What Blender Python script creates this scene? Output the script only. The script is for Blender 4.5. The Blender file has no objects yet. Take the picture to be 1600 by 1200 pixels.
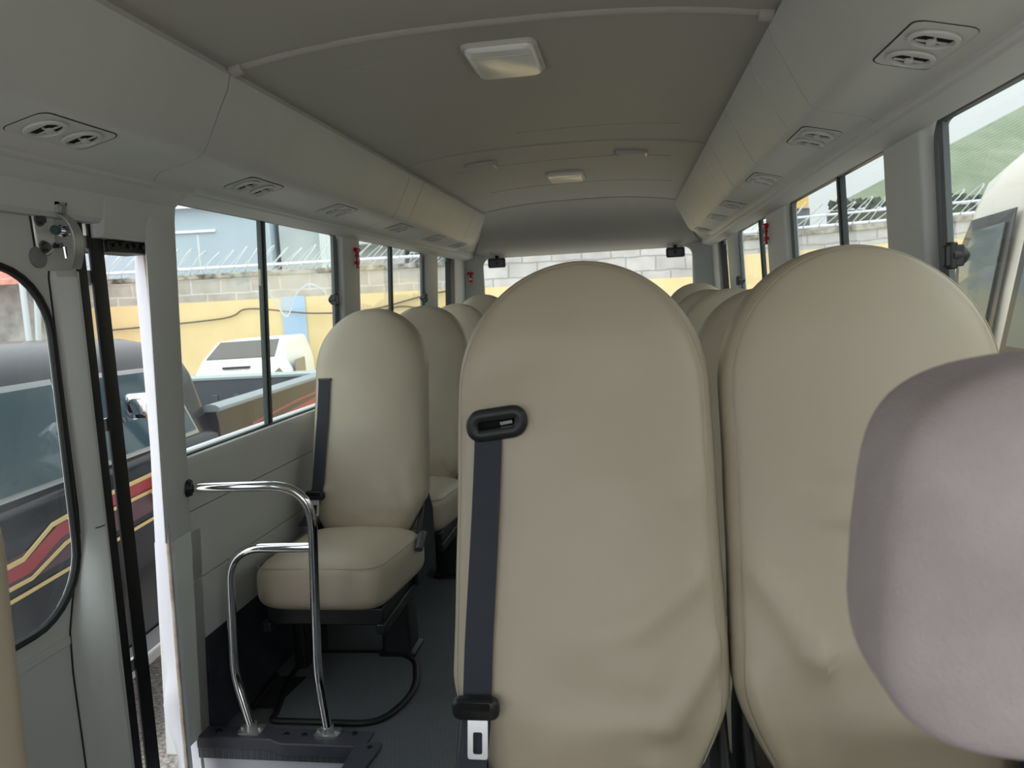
import bpy, bmesh, math, random
from mathutils import Vector, Matrix, noise
R = random.Random(7)
SC = bpy.context.scene
COL = SC.collection
PI = math.pi

# ------------------------------------------------------------------ helpers
def lin(c):
    return tuple(((v/255)/12.92 if v/255 <= .04045 else ((v/255+.055)/1.055)**2.4) for v in c)

def mat(name, rgb, rough=.5, metal=0, bump=0, scale=200, var=0, vscale=6, spec=.5, detail=3, coat=0, rgb2=None):
    m = bpy.data.materials.new(name); m.use_nodes = True
    nt = m.node_tree; b = nt.nodes['Principled BSDF']
    b.inputs['Roughness'].default_value = rough; b.inputs['Metallic'].default_value = metal
    b.inputs['Specular IOR Level'].default_value = spec; b.inputs['Coat Weight'].default_value = coat
    c = lin(rgb) + (1,)
    b.inputs['Base Color'].default_value = c
    tc = nt.nodes.new('ShaderNodeTexCoord')
    if var or rgb2:
        n = nt.nodes.new('ShaderNodeTexNoise'); n.inputs['Scale'].default_value = vscale; n.inputs['Detail'].default_value = 5
        nt.links.new(tc.outputs['Object'], n.inputs['Vector'])
        r = nt.nodes.new('ShaderNodeValToRGB'); r.color_ramp.elements[0].position = .35; r.color_ramp.elements[1].position = .68
        c2 = lin(rgb2) + (1,) if rgb2 else tuple(min(1, v*(1+var)) for v in c[:3]) + (1,)
        c1 = c if rgb2 else tuple(v*(1-var) for v in c[:3]) + (1,)
        r.color_ramp.elements[0].color = c1; r.color_ramp.elements[1].color = c2
        nt.links.new(n.outputs['Fac'], r.inputs['Fac']); nt.links.new(r.outputs['Color'], b.inputs['Base Color'])
    if bump:
        n2 = nt.nodes.new('ShaderNodeTexNoise'); n2.inputs['Scale'].default_value = scale; n2.inputs['Detail'].default_value = detail
        nt.links.new(tc.outputs['Object'], n2.inputs['Vector'])
        bp = nt.nodes.new('ShaderNodeBump'); bp.inputs['Strength'].default_value = bump; bp.inputs['Distance'].default_value = .004
        nt.links.new(n2.outputs['Fac'], bp.inputs['Height']); nt.links.new(bp.outputs['Normal'], b.inputs['Normal'])
    return m

def glass_mat(name, tint, refl=.08, haze=.0, hazec=(1, 1, 1)):
    m = bpy.data.materials.new(name); m.use_nodes = True
    nt = m.node_tree; nt.nodes.clear()
    o = nt.nodes.new('ShaderNodeOutputMaterial')
    t = nt.nodes.new('ShaderNodeBsdfTransparent'); t.inputs['Color'].default_value = tint + (1,)
    g = nt.nodes.new('ShaderNodeBsdfGlossy'); g.inputs['Roughness'].default_value = .02
    lw = nt.nodes.new('ShaderNodeLayerWeight'); lw.inputs['Blend'].default_value = .15
    mp = nt.nodes.new('ShaderNodeMapRange'); mp.inputs['To Min'].default_value = refl*.4; mp.inputs['To Max'].default_value = .22
    nt.links.new(lw.outputs['Fresnel'], mp.inputs['Value'])
    mx = nt.nodes.new('ShaderNodeMixShader')
    nt.links.new(mp.outputs['Result'], mx.inputs['Fac']); nt.links.new(t.outputs[0], mx.inputs[1]); nt.links.new(g.outputs[0], mx.inputs[2])
    last = mx
    if haze:
        d = nt.nodes.new('ShaderNodeBsdfTranslucent'); d.inputs['Color'].default_value = hazec + (1,)
        n = nt.nodes.new('ShaderNodeTexNoise'); n.inputs['Scale'].default_value = 5; n.inputs['Detail'].default_value = 6
        tc = nt.nodes.new('ShaderNodeTexCoord'); nt.links.new(tc.outputs['Object'], n.inputs['Vector'])
        mr = nt.nodes.new('ShaderNodeMapRange'); mr.inputs['From Min'].default_value = .3; mr.inputs['From Max'].default_value = .7
        mr.inputs['To Min'].default_value = haze*.6; mr.inputs['To Max'].default_value = haze*1.5
        nt.links.new(n.outputs['Fac'], mr.inputs['Value'])
        m2 = nt.nodes.new('ShaderNodeMixShader'); nt.links.new(mr.outputs['Result'], m2.inputs['Fac'])
        nt.links.new(mx.outputs[0], m2.inputs[1]); nt.links.new(d.outputs[0], m2.inputs[2]); last = m2
    nt.links.new(last.outputs[0], o.inputs['Surface'])
    return m

class MB:
    def __init__(s): s.v = []; s.f = []; s.m = []
    def add(s, vs, fs, mi=0):
        b = len(s.v); s.v += [tuple(p) for p in vs]; s.f += [tuple(b+i for i in f) for f in fs]; s.m += [mi]*len(fs); return s
    def box(s, x0, x1, y0, y1, z0, z1, mi=0):
        vs = [(x, y, z) for x in (x0, x1) for y in (y0, y1) for z in (z0, z1)]
        return s.add(vs, [(0,1,3,2),(4,6,7,5),(0,4,5,1),(2,3,7,6),(0,2,6,4),(1,5,7,3)], mi)
    def obox(s, c, ax, ay, az, mi=0):
        c, ax, ay, az = map(Vector, (c, ax, ay, az))
        vs = [c+ax*i+ay*j+az*k for i in (-1,1) for j in (-1,1) for k in (-1,1)]
        return s.add(vs, [(0,1,3,2),(4,6,7,5),(0,4,5,1),(2,3,7,6),(0,2,6,4),(1,5,7,3)], mi)
    def prism(s, poly, ext, mi=0):
        poly = [Vector(p) for p in poly]; ext = Vector(ext); n = len(poly)
        return s.add(poly+[p+ext for p in poly], [tuple(range(n))[::-1], tuple(range(n, 2*n))]+[(i,(i+1)%n,n+(i+1)%n,n+i) for i in range(n)], mi)
    def loft(s, rings, closed=True, caps=True, mi=0):
        n = len(rings[0]); vs = [p for r in rings for p in r]; fs = []
        for k in range(len(rings)-1):
            for i in range(n if closed else n-1):
                j = (i+1) % n
                fs.append((k*n+i, k*n+j, (k+1)*n+j, (k+1)*n+i))
        if caps and closed:
            fs.append(tuple(range(n))[::-1]); fs.append(tuple(range((len(rings)-1)*n, len(rings)*n)))
        return s.add(vs, fs, mi)
    def tube(s, pts, r, n=12, closed=False, flat=None, mi=0):
        pts = [Vector(p) for p in pts]; N = len(pts); rings = []; prev = None
        for i, p in enumerate(pts):
            a = pts[(i-1) % N] if (closed or i > 0) else p
            b = pts[(i+1) % N] if (closed or i < N-1) else p
            t = (b-a).normalized()
            if prev is None:
                u = Vector((0,0,1)) if abs(t.z) < .9 else Vector((1,0,0))
                u = (u - t*u.dot(t)).normalized()
            else:
                u = (prev - t*prev.dot(t)).normalized()
            prev = u; w = t.cross(u); rr = r[i] if isinstance(r, (list, tuple)) else r
            ru, rw = (rr, rr) if flat is None else flat
            rings.append([p+u*ru*math.cos(2*PI*k/n)+w*rw*math.sin(2*PI*k/n) for k in range(n)])
        if closed: rings.append(rings[0]); return s.loft(rings, True, False, mi)
        return s.loft(rings, True, True, mi)
    def cyl(s, p0, p1, r0, r1=None, n=20, mi=0):
        return s.tube([p0, p1], [r0, r0 if r1 is None else r1], n, mi=mi)
    def build(s, name, m, parent=None, smooth=True, bevel=0, seg=2, sub=0, angle=35):
        me = bpy.data.meshes.new(name); me.from_pydata(s.v, [], s.f)
        ms = m if isinstance(m, (list, tuple)) else [m]
        for q in ms: me.materials.append(q)
        me.polygons.foreach_set('material_index', s.m)
        bm = bmesh.new(); bm.from_mesh(me); bmesh.ops.remove_doubles(bm, verts=bm.verts, dist=1e-5)
        bmesh.ops.recalc_face_normals(bm, faces=bm.faces)
        bm.to_mesh(me); bm.free()
        me.update()
        if smooth:
            me.polygons.foreach_set('use_smooth', [True]*len(me.polygons)); me.set_sharp_from_angle(angle=math.radians(angle))
        o = bpy.data.objects.new(name, me); COL.objects.link(o)
        if bevel:
            b = o.modifiers.new('edge', 'BEVEL'); b.width = bevel; b.segments = seg; b.limit_method = 'ANGLE'; b.angle_limit = math.radians(40)
            b.harden_normals = False
        if sub:
            q = o.modifiers.new('smooth', 'SUBSURF'); q.levels = sub; q.render_levels = sub
        if parent: o.parent = parent
        return o

def tag(o, label=None, cat=None, group=None, kind=None):
    if label: o['label'] = label
    if cat: o['category'] = cat
    if group: o['group'] = group
    if kind: o['kind'] = kind
    return o
def empty(name, loc=(0,0,0), rz=0):
    o = bpy.data.objects.new(name, None); COL.objects.link(o); o.location = loc; o.rotation_euler = (0,0,rz); o.empty_display_size = .1; return o
def thing(name, label, cat, loc=(0,0,0), rz=0, group=None): return tag(empty(name, loc, rz), label, cat, group)
def copy_tree(o, parent=None):
    c = o.copy(); COL.objects.link(c)
    if parent: c.parent = parent
    for ch in list(o.children): copy_tree(ch, c)
    return c
def struct(o): return tag(o, kind='structure')
def smoothpath(pts, n=6):
    P = [Vector(p) for p in pts]; out = []
    for i in range(len(P)-1):
        p0, p1, p2, p3 = P[max(0,i-1)], P[i], P[i+1], P[min(len(P)-1,i+2)]
        for k in range(n):
            t = k/n
            out.append(.5*((2*p1)+(p2-p0)*t+(2*p0-5*p1+4*p2-p3)*t*t+(3*p1-p0-3*p2+p3)*t**3))
    out.append(P[-1]); return out
def fillet(pts, rad, n=8):
    P = [Vector(p) for p in pts]; out = [P[0]]
    for i in range(1, len(P)-1):
        a, b, c = P[i-1], P[i], P[i+1]; r = rad[i] if isinstance(rad, (list,tuple)) else rad
        u = (a-b).normalized(); w = (c-b).normalized()
        for k in range(n+1):
            t = k/n; out.append((b+u*r)*(1-t)**2 + b*2*t*(1-t) + (b+w*r)*t*t)
    out.append(P[-1]); return out
def rrect(w, h, r, n=6):
    o = []
    for cx, cy, a0 in ((w-r,h-r,0),(-w+r,h-r,90),(-w+r,-h+r,180),(w-r,-h+r,270)):
        for k in range(n+1):
            a = math.radians(a0+90*k/n); o.append((cx+r*math.cos(a), cy+r*math.sin(a)))
    return o

# ------------------------------------------------------------------ camera (bus axis = +Y to the rear, floor z = 0)
f, V, sl = 1200., (979, 459), .053
C = Vector((.288, 0, 1.21))
yw = Vector((V[0]-800, 600-V[1], f)).normalized()
h = Vector((1, sl, 0)); xw = (h-yw*h.dot(yw)).normalized()
zw = yw.cross(xw)
if zw.y < 0: zw = -zw
def towrld(c): return Vector((xw.dot(c), yw.dot(c), zw.dot(c)))
right, up, fwd = towrld(Vector((1,0,0))), towrld(Vector((0,1,0))), towrld(Vector((0,0,1)))
cam = bpy.data.cameras.new('camera'); co = bpy.data.objects.new('camera', cam); COL.objects.link(co)
co.matrix_world = Matrix(((right.x, up.x, -fwd.x, C.x), (right.y, up.y, -fwd.y, C.y), (right.z, up.z, -fwd.z, C.z), (0,0,0,1)))
cam.sensor_width = 36; cam.lens = 36*f/1600; cam.clip_start = .02; cam.clip_end = 300
cam.dof.use_dof = True; cam.dof.focus_distance = 1.9; cam.dof.aperture_fstop = 8.0
SC.camera = co
SC.view_settings.view_transform = 'Standard'; SC.view_settings.look = 'None'; SC.view_settings.gamma = 1; SC.view_settings.use_curve_mapping = False
SC.view_settings.exposure = 0.0

# ------------------------------------------------------------------ light
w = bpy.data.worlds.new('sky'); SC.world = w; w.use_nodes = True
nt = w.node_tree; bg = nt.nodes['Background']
tc = nt.nodes.new('ShaderNodeTexCoord'); sx = nt.nodes.new('ShaderNodeSeparateXYZ'); nt.links.new(tc.outputs['Generated'], sx.inputs[0])
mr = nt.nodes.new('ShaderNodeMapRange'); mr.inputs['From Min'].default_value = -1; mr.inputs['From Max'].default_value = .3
mr.inputs['To Min'].default_value = 2.6; mr.inputs['To Max'].default_value = 1.45     # overcast sky, its strength raised towards the unseen front to brighten the cabin
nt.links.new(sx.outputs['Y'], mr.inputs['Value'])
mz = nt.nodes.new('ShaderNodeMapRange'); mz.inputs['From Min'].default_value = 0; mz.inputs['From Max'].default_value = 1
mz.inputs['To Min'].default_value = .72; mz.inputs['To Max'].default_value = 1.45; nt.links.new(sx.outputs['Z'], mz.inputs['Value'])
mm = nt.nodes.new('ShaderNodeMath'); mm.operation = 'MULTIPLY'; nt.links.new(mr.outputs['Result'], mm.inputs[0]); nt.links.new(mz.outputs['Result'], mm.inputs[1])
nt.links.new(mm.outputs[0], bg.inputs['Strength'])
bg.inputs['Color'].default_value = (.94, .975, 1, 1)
sl_ = bpy.data.lights.new('sun', 'SUN'); sl_.energy = 0.7; sl_.angle = math.radians(40); sl_.color = (1, .96, .9)
so = bpy.data.objects.new('sun', sl_); COL.objects.link(so); so.rotation_euler = Vector((-.2, .42, -.88)).to_track_quat('-Z', 'Y').to_euler()

# ------------------------------------------------------------------ materials
M = {}
M['plastic'] = mat('grey_plastic', (206,208,206), .55, bump=.06, scale=500, var=.03, vscale=3)
M['duct'] = mat('grey_duct_plastic', (200,202,199), .5, bump=.04, scale=400, rgb2=(208,208,203), vscale=2.2)
M['ceil'] = mat('beige_headlining', (178,175,167), .6, bump=.08, scale=700, var=.02, vscale=2)
M['trimlt'] = mat('pale_trim', (206,204,196), .45)
M['vinyl'] = mat('beige_vinyl', (184,173,153), .43, bump=.10, scale=1500, var=.025, vscale=4, detail=1)
M['piping'] = mat('vinyl_seam', (168,157,136), .6)
M['thread'] = mat('dark_stitching', (120,108,90), .8)
M['black'] = mat('black_plastic', (26,27,30), .42)
M['navy'] = mat('dark_carpet', (40,44,54), .95, bump=.4, scale=300, var=.35, vscale=9)
M['web'] = mat('belt_webbing', (47,51,60), .75, bump=.25, scale=900)
M['chrome'] = mat('chrome', (225,226,228), .08, 1)
M['steel'] = mat('steel', (190,192,192), .38, .75)
M['latch'] = mat('latch_plate', (215,215,215), .25, .9)
M['seam'] = mat('dark_gap', (40,41,40), .9)
M['rubber'] = mat('black_rubber', (16,17,20), .5)
M['gframe'] = mat('window_frame_grey', (96,104,106), .4)
M['dframe'] = mat('window_divider', (52,60,60), .4)
M['white'] = mat('white_paint', (236,237,245), .3)
M['lens'] = mat('white_lens', (240,240,236), .25, spec=.6)
M['red'] = mat('red_plastic', (190,14,40), .35)
M['floor'] = mat('grey_floor_vinyl', (74,80,86), .55, bump=.2, scale=150, rgb2=(88,94,99), vscale=14)
M['nosing'] = mat('step_nosing', (72,74,84), .45, bump=.1, scale=90)
M['velour'] = mat('grey_velour', (166,156,155), .95, bump=.3, scale=400, rgb2=(178,168,168), vscale=18)
M['glass'] = glass_mat('window_glass', (.88,.95,.92), .06, .02)
M['glassr'] = glass_mat('rear_glass', (.93,.97,.96), .05, .01)
M['film'] = glass_mat('tint_film', (.97,1,1), .05, .16)
M['rust'] = mat('rusty_edge', (196,192,180), .8, rgb2=(168,150,134), vscale=30)
M['hole'] = mat('black_void', (4,4,5), .9)

def floor_pattern(m):
    nt = m.node_tree; b = nt.nodes['Principled BSDF']; tcn = nt.nodes.new('ShaderNodeTexCoord')
    mp = nt.nodes.new('ShaderNodeMapping'); mp.inputs['Rotation'].default_value = (0,0,.5); nt.links.new(tcn.outputs['Object'], mp.inputs['Vector'])
    br = nt.nodes.new('ShaderNodeTexBrick'); br.inputs['Scale'].default_value = 30; br.inputs['Mortar Size'].default_value = .03
    br.inputs['Color1'].default_value = (.085,.096,.108,1); br.inputs['Color2'].default_value = (.095,.107,.119,1); br.inputs['Mortar'].default_value = (.13,.14,.15,1)
    nt.links.new(mp.outputs[0], br.inputs['Vector']); nt.links.new(br.outputs['Color'], b.inputs['Base Color'])
M['floorpat'] = mat('ribbed_floor_vinyl', (74,80,86), .5, bump=.15, scale=150); floor_pattern(M['floorpat'])

# ------------------------------------------------------------------ bus shell
YF, YR = -1.0, 5.75           # front and rear ends of the cabin
STEP = (-1.0, -.50, .95, 1.93)
fl = MB()
fl.box(STEP[1], .985, YF, YR, -.06, 0)
fl.box(-.985, STEP[1], STEP[3], YR, -.06, 0); fl.box(-.985, STEP[1], YF, STEP[2], -.06, 0)
struct(fl.build('floor', M['floorpat'], smooth=False))
st = MB()                     # step well: white riser, lower tread
st.box(-.98, -.47, 1.945, 1.96, -.36, -.061); st.box(-.485, -.47, .95, 1.945, -.36, -.061); st.box(-.98, -.47, .94, .95, -.36, -.061)
struct(st.build('trim_1', M['white'], smooth=False))
tr = MB(); tr.box(-1.0, -.47, .94, 1.945, -.40, -.36)
struct(tr.build('floor_step', M['floor'], smooth=False))
# dark nosing round the step opening
ns = MB()
ns.prism([(-.985,1.925,.008),(-.76,1.925,.008),(-.72,1.905,.008),(-.47,1.905,.008),(-.47,1.985,.008),(-.985,1.985,.008)], (0,0,-.038))
a = [(-.50,1.905),(-.455,1.925),(-.43,1.93),(-.425,1.90),(-.45,1.7),(-.45,.95),(-.50,.95)]
ns.prism([(x,y,.011) for x,y in a], (0,0,-.041))
nso = ns.build('step_nosing', M['nosing'], bevel=.004)
tag(nso, 'dark grey plastic nosing along the edge of the entry step', 'step edge')
for x, y in ((-.93,1.955),(-.72,1.95),(-.665,1.95),(-.52,1.965),(-.453,1.90)):
    sc_ = MB(); sc_.cyl((x,y,.008),(x,y,.0125),.009,.007,12); sc_.build('screw', M['black'], nso)

def wall_profile(z): # inner face |X| of the side wall at height z
    return .90 + (.035/.68)*(1.51-z)
def side_panel(mb, s, y0, y1, z0, z1, thick=.02, mi=0, off=0):
    poly = [(s*(wall_profile(z0)+off), y0, z0), (s*(wall_profile(z1)+off), y0, z1), (s*(wall_profile(z1)+thick), y0, z1), (s*(wall_profile(z0)+thick), y0, z0)]
    mb.prism(poly, (0, y1-y0, 0), mi)

def side_wall(s, name, y0):
    mb = MB()
    for z0, z1 in ((0,.4605),(.4635,.6655),(.6685,.79)): side_panel(mb, s, y0, YR, z0, z1)
    # sill rolling over to the glass
    rings = []
    for y in (y0, YR):
        rings.append([(s*.956,y,.79),(s*wall_profile(.79),y,.79),(s*.9365,y,.806),(s*.942,y,.818),(s*.952,y,.824),(s*.99,y,.826),(s*.99,y,.79)])
    mb.loft(rings, True, True)
    return mb
lw = side_wall(-1, 'wall_left', 1.942)
side_panel(lw, -1, 1.942, YR, 0, .785, .05, 1, .010)
# front quarter ahead of the door
for z0, z1 in ((0,.82),): side_panel(lw, -1, YF, .50, z0, z1, .06)
side_panel(lw, -1, YF, -.75, .82, 1.56, .06); side_panel(lw, -1, .38, .50, .82, 1.56, .06)
# bands above windows
def soffit(mb, s, y0, y1):
    rings = []
    for y in (y0, y1): rings.append([(s*.83,y,1.538),(s*.845,y,1.5295),(s*.893,y,1.516),(s*.90,y,1.514),(s*.907,y,1.518),(s*.992,y,1.566),(s*.992,y,1.62),(s*.83,y,1.62)])
    mb.loft(rings)
soffit(lw, -1, 1.93, YR); soffit(lw, -1, YF, .38)
dark = mat('body_cavity', (60,62,62), .9)
struct(lw.build('wall_left', [M['plastic'], dark], angle=30))
rw = side_wall(1, 'wall_right', YF)
side_panel(rw, 1, YF, YR, 0, .785, .05, 1, .010)
soffit(rw, 1, YF, YR)
struct(rw.build('wall_right', [M['plastic'], dark], angle=30))
# outer skins so daylight only enters by the openings
sk = MB()
for s in (-1, 1):
    y0 = 1.96 if s < 0 else YF
    sk.box(min(s*1.0, s*1.03), max(s*1.0, s*1.03), y0, YR+.1, -.45, .82); 
    if s < 0: sk.box(-1.03,-1.0,YF,.5,-.45,.82)
    sk.box(min(s*.99, s*1.02), max(s*.99, s*1.02), YF, YR+.1, 1.575, 1.9)
struct(sk.build('trim_2', M['white'], smooth=False))
rf = MB(); rf.box(-1.02, 1.02, YF, YR+.3, 1.90, 1.93); rf.box(-1.02,1.02,YF,YF+.03,1.72,1.9); rf.box(-1.02,1.02,YF,YF+.03,-.4,.72)
rf.box(-1.02,-.88,YF,YF+.03,.72,1.72); rf.box(.88,1.02,YF,YF+.03,.72,1.72)
struct(rf.build('trim_3', M['white'], smooth=False))

# header over the entry door
hd = MB()
def hdr(y0, y1, zb):
    rings = []
    for y in (y0, y1): rings.append([(-.835,y,1.53),(-.86,y,1.528),(-.893,y,1.50),(-.906,y,zb+.01),(-.915,y,zb),(-.99,y,zb),(-.99,y,1.62),(-.835,y,1.62)])
    hd.loft(rings)
hdr(.50, 1.655, 1.437); hdr(1.655, 1.935, 1.405)
struct(hd.build('trim_4', M['plastic'], angle=25))
hb = MB(); hb.box(-1.0,-.93,1.70,1.86,1.375,1.404)
for k in range(5): hb.cyl((-.928,1.72+.027*k,1.392+.004*(k%2)), (-.922,1.72+.027*k,1.392+.004*(k%2)), .006, n=10)
struct(hb.build('trim_5', M['black'], bevel=.003))
# pillar behind the door, its pale foot and the white body edge
pl = MB()
def pillar_piece(mb, s, y0, y1, z0, z1, out=.02, dep=.09, ybow=0):
    rings = []
    n = 10
    for k in range(n+1):
        z = z0+(z1-z0)*k/n; X = wall_profile(z)-out
        e = .012
        rings.append([(s*(X+.03),y0,z),(s*(X+e),y0,z),(s*(X+e*.3),y0+e*.3,z),(s*X,y0+e,z),(s*X,y1-e,z),(s*(X+e*.3),y1-e*.3,z),(s*(X+e),y1,z),(s*(X+dep),y1,z),(s*(X+dep),y0,z)])
    mb.loft(rings)
def door_pillar(mb, z0, z1):
    rings = []
    for k in range(11):
        z = z0+(z1-z0)*k/10; X = wall_profile(z)-.004; y0 = 1.805+.02*(1.4-z)*.8
        rings.append([(-(X+.045),y0+.075,z),(-(X+.012),y0+.012,z),(-(X+.004),y0+.004,z),(-X,y0+.014,z),(-X,1.933,z),(-(X+.004),1.941,z),(-(X+.012),1.945,z),(-(X+.085),1.945,z)])
    mb.loft(rings)
door_pillar(pl, .615, 1.53)
struct(pl.build('trim_6', M['plastic'], angle=50))
pf = MB(); side_panel(pf, -1, 1.845, 1.992, .0, .612, .05)
struct(pf.build('trim_7', mat('pale_green_grey_panel', (226,230,225), .5), bevel=.004))
jm = MB()
JT = [(1.43,1.857,1.898),(1.391,1.855,1.896),(1.30,1.845,1.897),(1.17,1.843,1.90),(.87,1.835,1.885),(.70,1.82,1.869),(.55,1.808,1.862),(.395,1.796,1.857),(.30,1.805,1.853),(.247,1.806,1.851),(.21,1.79,1.85),(.17,1.775,1.848),(.10,1.785,1.846),(0,1.812,1.844),(-.2,1.812,1.844),(-.4,1.812,1.844)]
rings = []
for z, ya, yb in JT:   # painted flange: outer edge (A) to inner edge (B)
    ra, rb2 = -1.258/ya, -1.258/yb
    A = (-.99, -1.278/ra); B = (-.948, -1.236/rb2)
    zz = 1.21+(z-1.21)*1.0
    rings.append([(B[0],B[1],zz),(A[0]*.3+B[0]*.7,A[1]*.3+B[1]*.7-.004,zz),(A[0],A[1],zz),(A[0]-.01,A[1]+.03,zz),(B[0],B[1]+.03,zz)])
jm.loft(rings); jo = struct(jm.build('trim_8', M['white'], angle=40))
rs = MB(); rs.tube([(-.945, -1.233/(-1.258/yb)+.004, z) for z, ya, yb in JT], .006, 8); rs.build('weather_strip', M['rust'], jo)

# window pillars (left)
def pillars(s, spans, first):
    for k, (y0, y1) in enumerate(spans):
        mb = MB(); pillar_piece(mb, s, y0, y1, .80, 1.56, .0, .050)
        struct(mb.build('trim_%d' % (first+k), M['plastic'], angle=50))
LW = [(1.94,3.175),(3.41,4.60),(4.88,5.27)]
RW = [(.62,1.735),(2.0,3.15),(3.56,4.55),(4.90,5.27)]
pillars(-1, [(3.185,3.40),(4.61,4.87),(5.36,5.74)], 10)
pillars(1, [(.38,.60),(1.75,1.99),(3.16,3.55),(4.57,4.88),(5.36,5.74)], 20)

# windows
wn = [0]
def side_window(s, y0, y1, div=None, latch=None, black_end=False):
    wn[0] += 1
    root = struct(empty('window_%d' % wn[0]))
    zb, zt = .815, 1.531
    X0, X1 = wall_profile(zb)+.045, wall_profile(zt)+.045
    def pt(y, z, off=0): return Vector((s*(X0+(X1-X0)*(z-zb)/(zt-zb)+off), y, z))
    loop = []
    for (cy, cz, a0) in ((y1-.05,zt-.05,0),(y0+.05,zt-.05,90),(y0+.05,zb+.05,180),(y1-.05,zb+.05,270)):
        for k in range(5):
            a = math.radians(a0+90*k/4); loop.append(pt(cy+.05*math.cos(a), cz+.05*math.sin(a), -.012))
    fr = MB(); fr.tube(loop, 0, 8, True, flat=(.012,.012)); fr.build('window_frame', M['gframe'], root)
    bs = MB(); bs.tube([pt(y0,zb+.006,-.026), pt(y1,zb+.006,-.026)], 0, 8, flat=(.007,.006)); bs.build('bottom_seal', M['rubber'], root)
    g = MB()
    if div:
        g.add([pt(y0,zb), pt(div,zb), pt(div,zt), pt(y0,zt)], [(0,1,2,3)])
        g.add([pt(div-.03,zb,-.012), pt(y1,zb,-.012), pt(y1,zt,-.012), pt(div-.03,zt,-.012)], [(0,1,2,3)])
        d = MB(); d.obox((pt(div,zb)+pt(div,zt))/2+Vector((s*-.010,0,0)), (s*.008,0,0), (0,.013,0), (pt(div,zt)-pt(div,zb))/2)
        d.obox((pt(div,zb)+pt(div,zt))/2+Vector((s*-.019,.004,0)), (s*.004,0,0), (0,.006,0), (pt(div,zt)-pt(div,zb))/2)
        d.build('window_divider', M['dframe'], root)
        sb = MB(); sb.obox((pt(y1-.03,zb,-.015)+pt(y1-.03,zt,-.015))/2, (s*.006,0,0), (0,.010,0), (pt(0,zt)-pt(0,zb))/2); sb.build('sash_bar', M['gframe'], root)
    else:
        g.add([pt(y0,zb), pt(y1,zb), pt(y1,zt), pt(y0,zt)], [(0,1,2,3)])
    g.build('pane', M['glass'], root, smooth=False)
    if black_end:
        b = MB(); b.obox((pt(y1+.03,zb)+pt(y1+.03,zt))/2+Vector((s*-.02,0,0)), (s*.02,0,0), (0,.045,0), (pt(0,zt)-pt(0,zb))/2); b.build('rubber_seal', M['rubber'], root)
    if latch:
        y, z = latch; p = pt(y, z, -.02)
        l = MB(); l.cyl(p+Vector((0,.045,0)), p+Vector((0,-.005,0)), .013, .013, 16)
        l.cyl(p+Vector((s*-.0,-.002,0)), p+Vector((s*-.03,-.012,0)), .018, .014, 16); l.obox(p+Vector((s*-.022,-.012,0)), (.018,0,0), (0,.009,0), (0,0,.021))
        l.tube([p+Vector((s*-.025,-.012,.026)), p+Vector((s*-.025,-.012,-.026))], .011, 12)
        l.build('window_latch', M['black'], root, bevel=.003)
    return root
w1 = side_window(-1, *LW[0], div=2.505, latch=(3.10,1.25))
side_window(-1, *LW[1], div=3.955, latch=(4.55,1.25))
side_window(-1, *LW[2], black_end=True)
side_window(1, *RW[0], div=1.10, latch=(1.63,1.25))
side_window(1, *RW[1], div=2.47, latch=(3.09,1.25))
side_window(1, *RW[2], div=3.86, latch=(4.50,1.25))
side_window(1, *RW[3], black_end=True)
# peeling tint film on the first left window
fm = MB(); fp = []
top = [(2.30,1.335),(2.42,1.355),(2.55,1.362),(2.75,1.368),(2.93,1.37),(3.08,1.34)]
bot = [(3.12,1.235),(3.05,1.278),(2.98,1.302),(2.90,1.312),(2.82,1.300),(2.745,1.262),(2.70,1.205),(2.66,1.195),(2.60,1.235),(2.53,1.285),(2.50,1.300),(2.40,1.315),(2.32,1.300)]
poly = [Vector((-(wall_profile(z)+.0315), y, z)) for y, z in top+bot]
fm.add(poly, [tuple(range(len(poly)))]); fmo = fm.build('peeling_film', M['film'], w1, smooth=False)
fe = MB(); fe.tube(smoothpath([p+Vector((.002,0,0)) for p in poly[len(top):-2]], 4), 0, 6, flat=(.005,.001)); fe.build('film_edge', glass_mat('film_white', (1,1,1), .03, .6), fmo)

# ------------------------------------------------------------------ ceiling
def arc_z(x, zc=1.832, ze=1.786, X=.62):
    return ze+(zc-ze)*(1-abs(x/X)**2.6)
def ceil_strip(mb, y0, y1, zc0=1.832, zc1=1.832, n=24, X=.622, t=.02):
    rings = []
    for y, zc in ((y0, zc0), (y1, zc1)):
        lo = [(-X+2*X*k/n, y, arc_z(-X+2*X*k/n, zc)) for k in range(n+1)]
        rings.append(lo+[(p[0], y, p[2]+t) for p in lo[::-1]])
    mb.loft(rings)
cm = MB(); ceil_strip(cm, YF, 1.78); ceil_strip(cm, 1.78, 3.20); ceil_strip(cm, 3.20, 5.06)
ceil = struct(cm.build('ceiling', M['ceil'], angle=40))
# joint mouldings
for k, (y, r, zoff) in enumerate(((1.775,.013,.004),(3.205,.006,.002),(5.06,.007,.0))):
    mb = MB(); mb.tube([(-.615+1.23*i/30, y, arc_z(-.615+1.23*i/30)-zoff*.3) for i in range(31)], 0, 10, flat=(r*.7, r))
    if k == 0:
        for s in (-1,1): mb.cyl((s*.588,y,arc_z(.588)-.002),(s*.618,y,1.784),.0175,.0175,14)
    struct(mb.build('trim_%d' % (30+k), M['ceil']))
# faint creases pressed in the headlining
for k, (x0,x1,y) in enumerate(((-.42,-.2,1.98),(-.1,.5,2.95),(-.5,.5,3.60),(-.45,.55,4.35))):
    mb = MB(); mb.tube([(x0+(x1-x0)*i/16, y-.05*(i/16), arc_z(x0+(x1-x0)*i/16)-.0005) for i in range(17)], 0, 6, flat=(.0016,.004)); mb.build('headlining_crease', M['ceil'], ceil)

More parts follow.
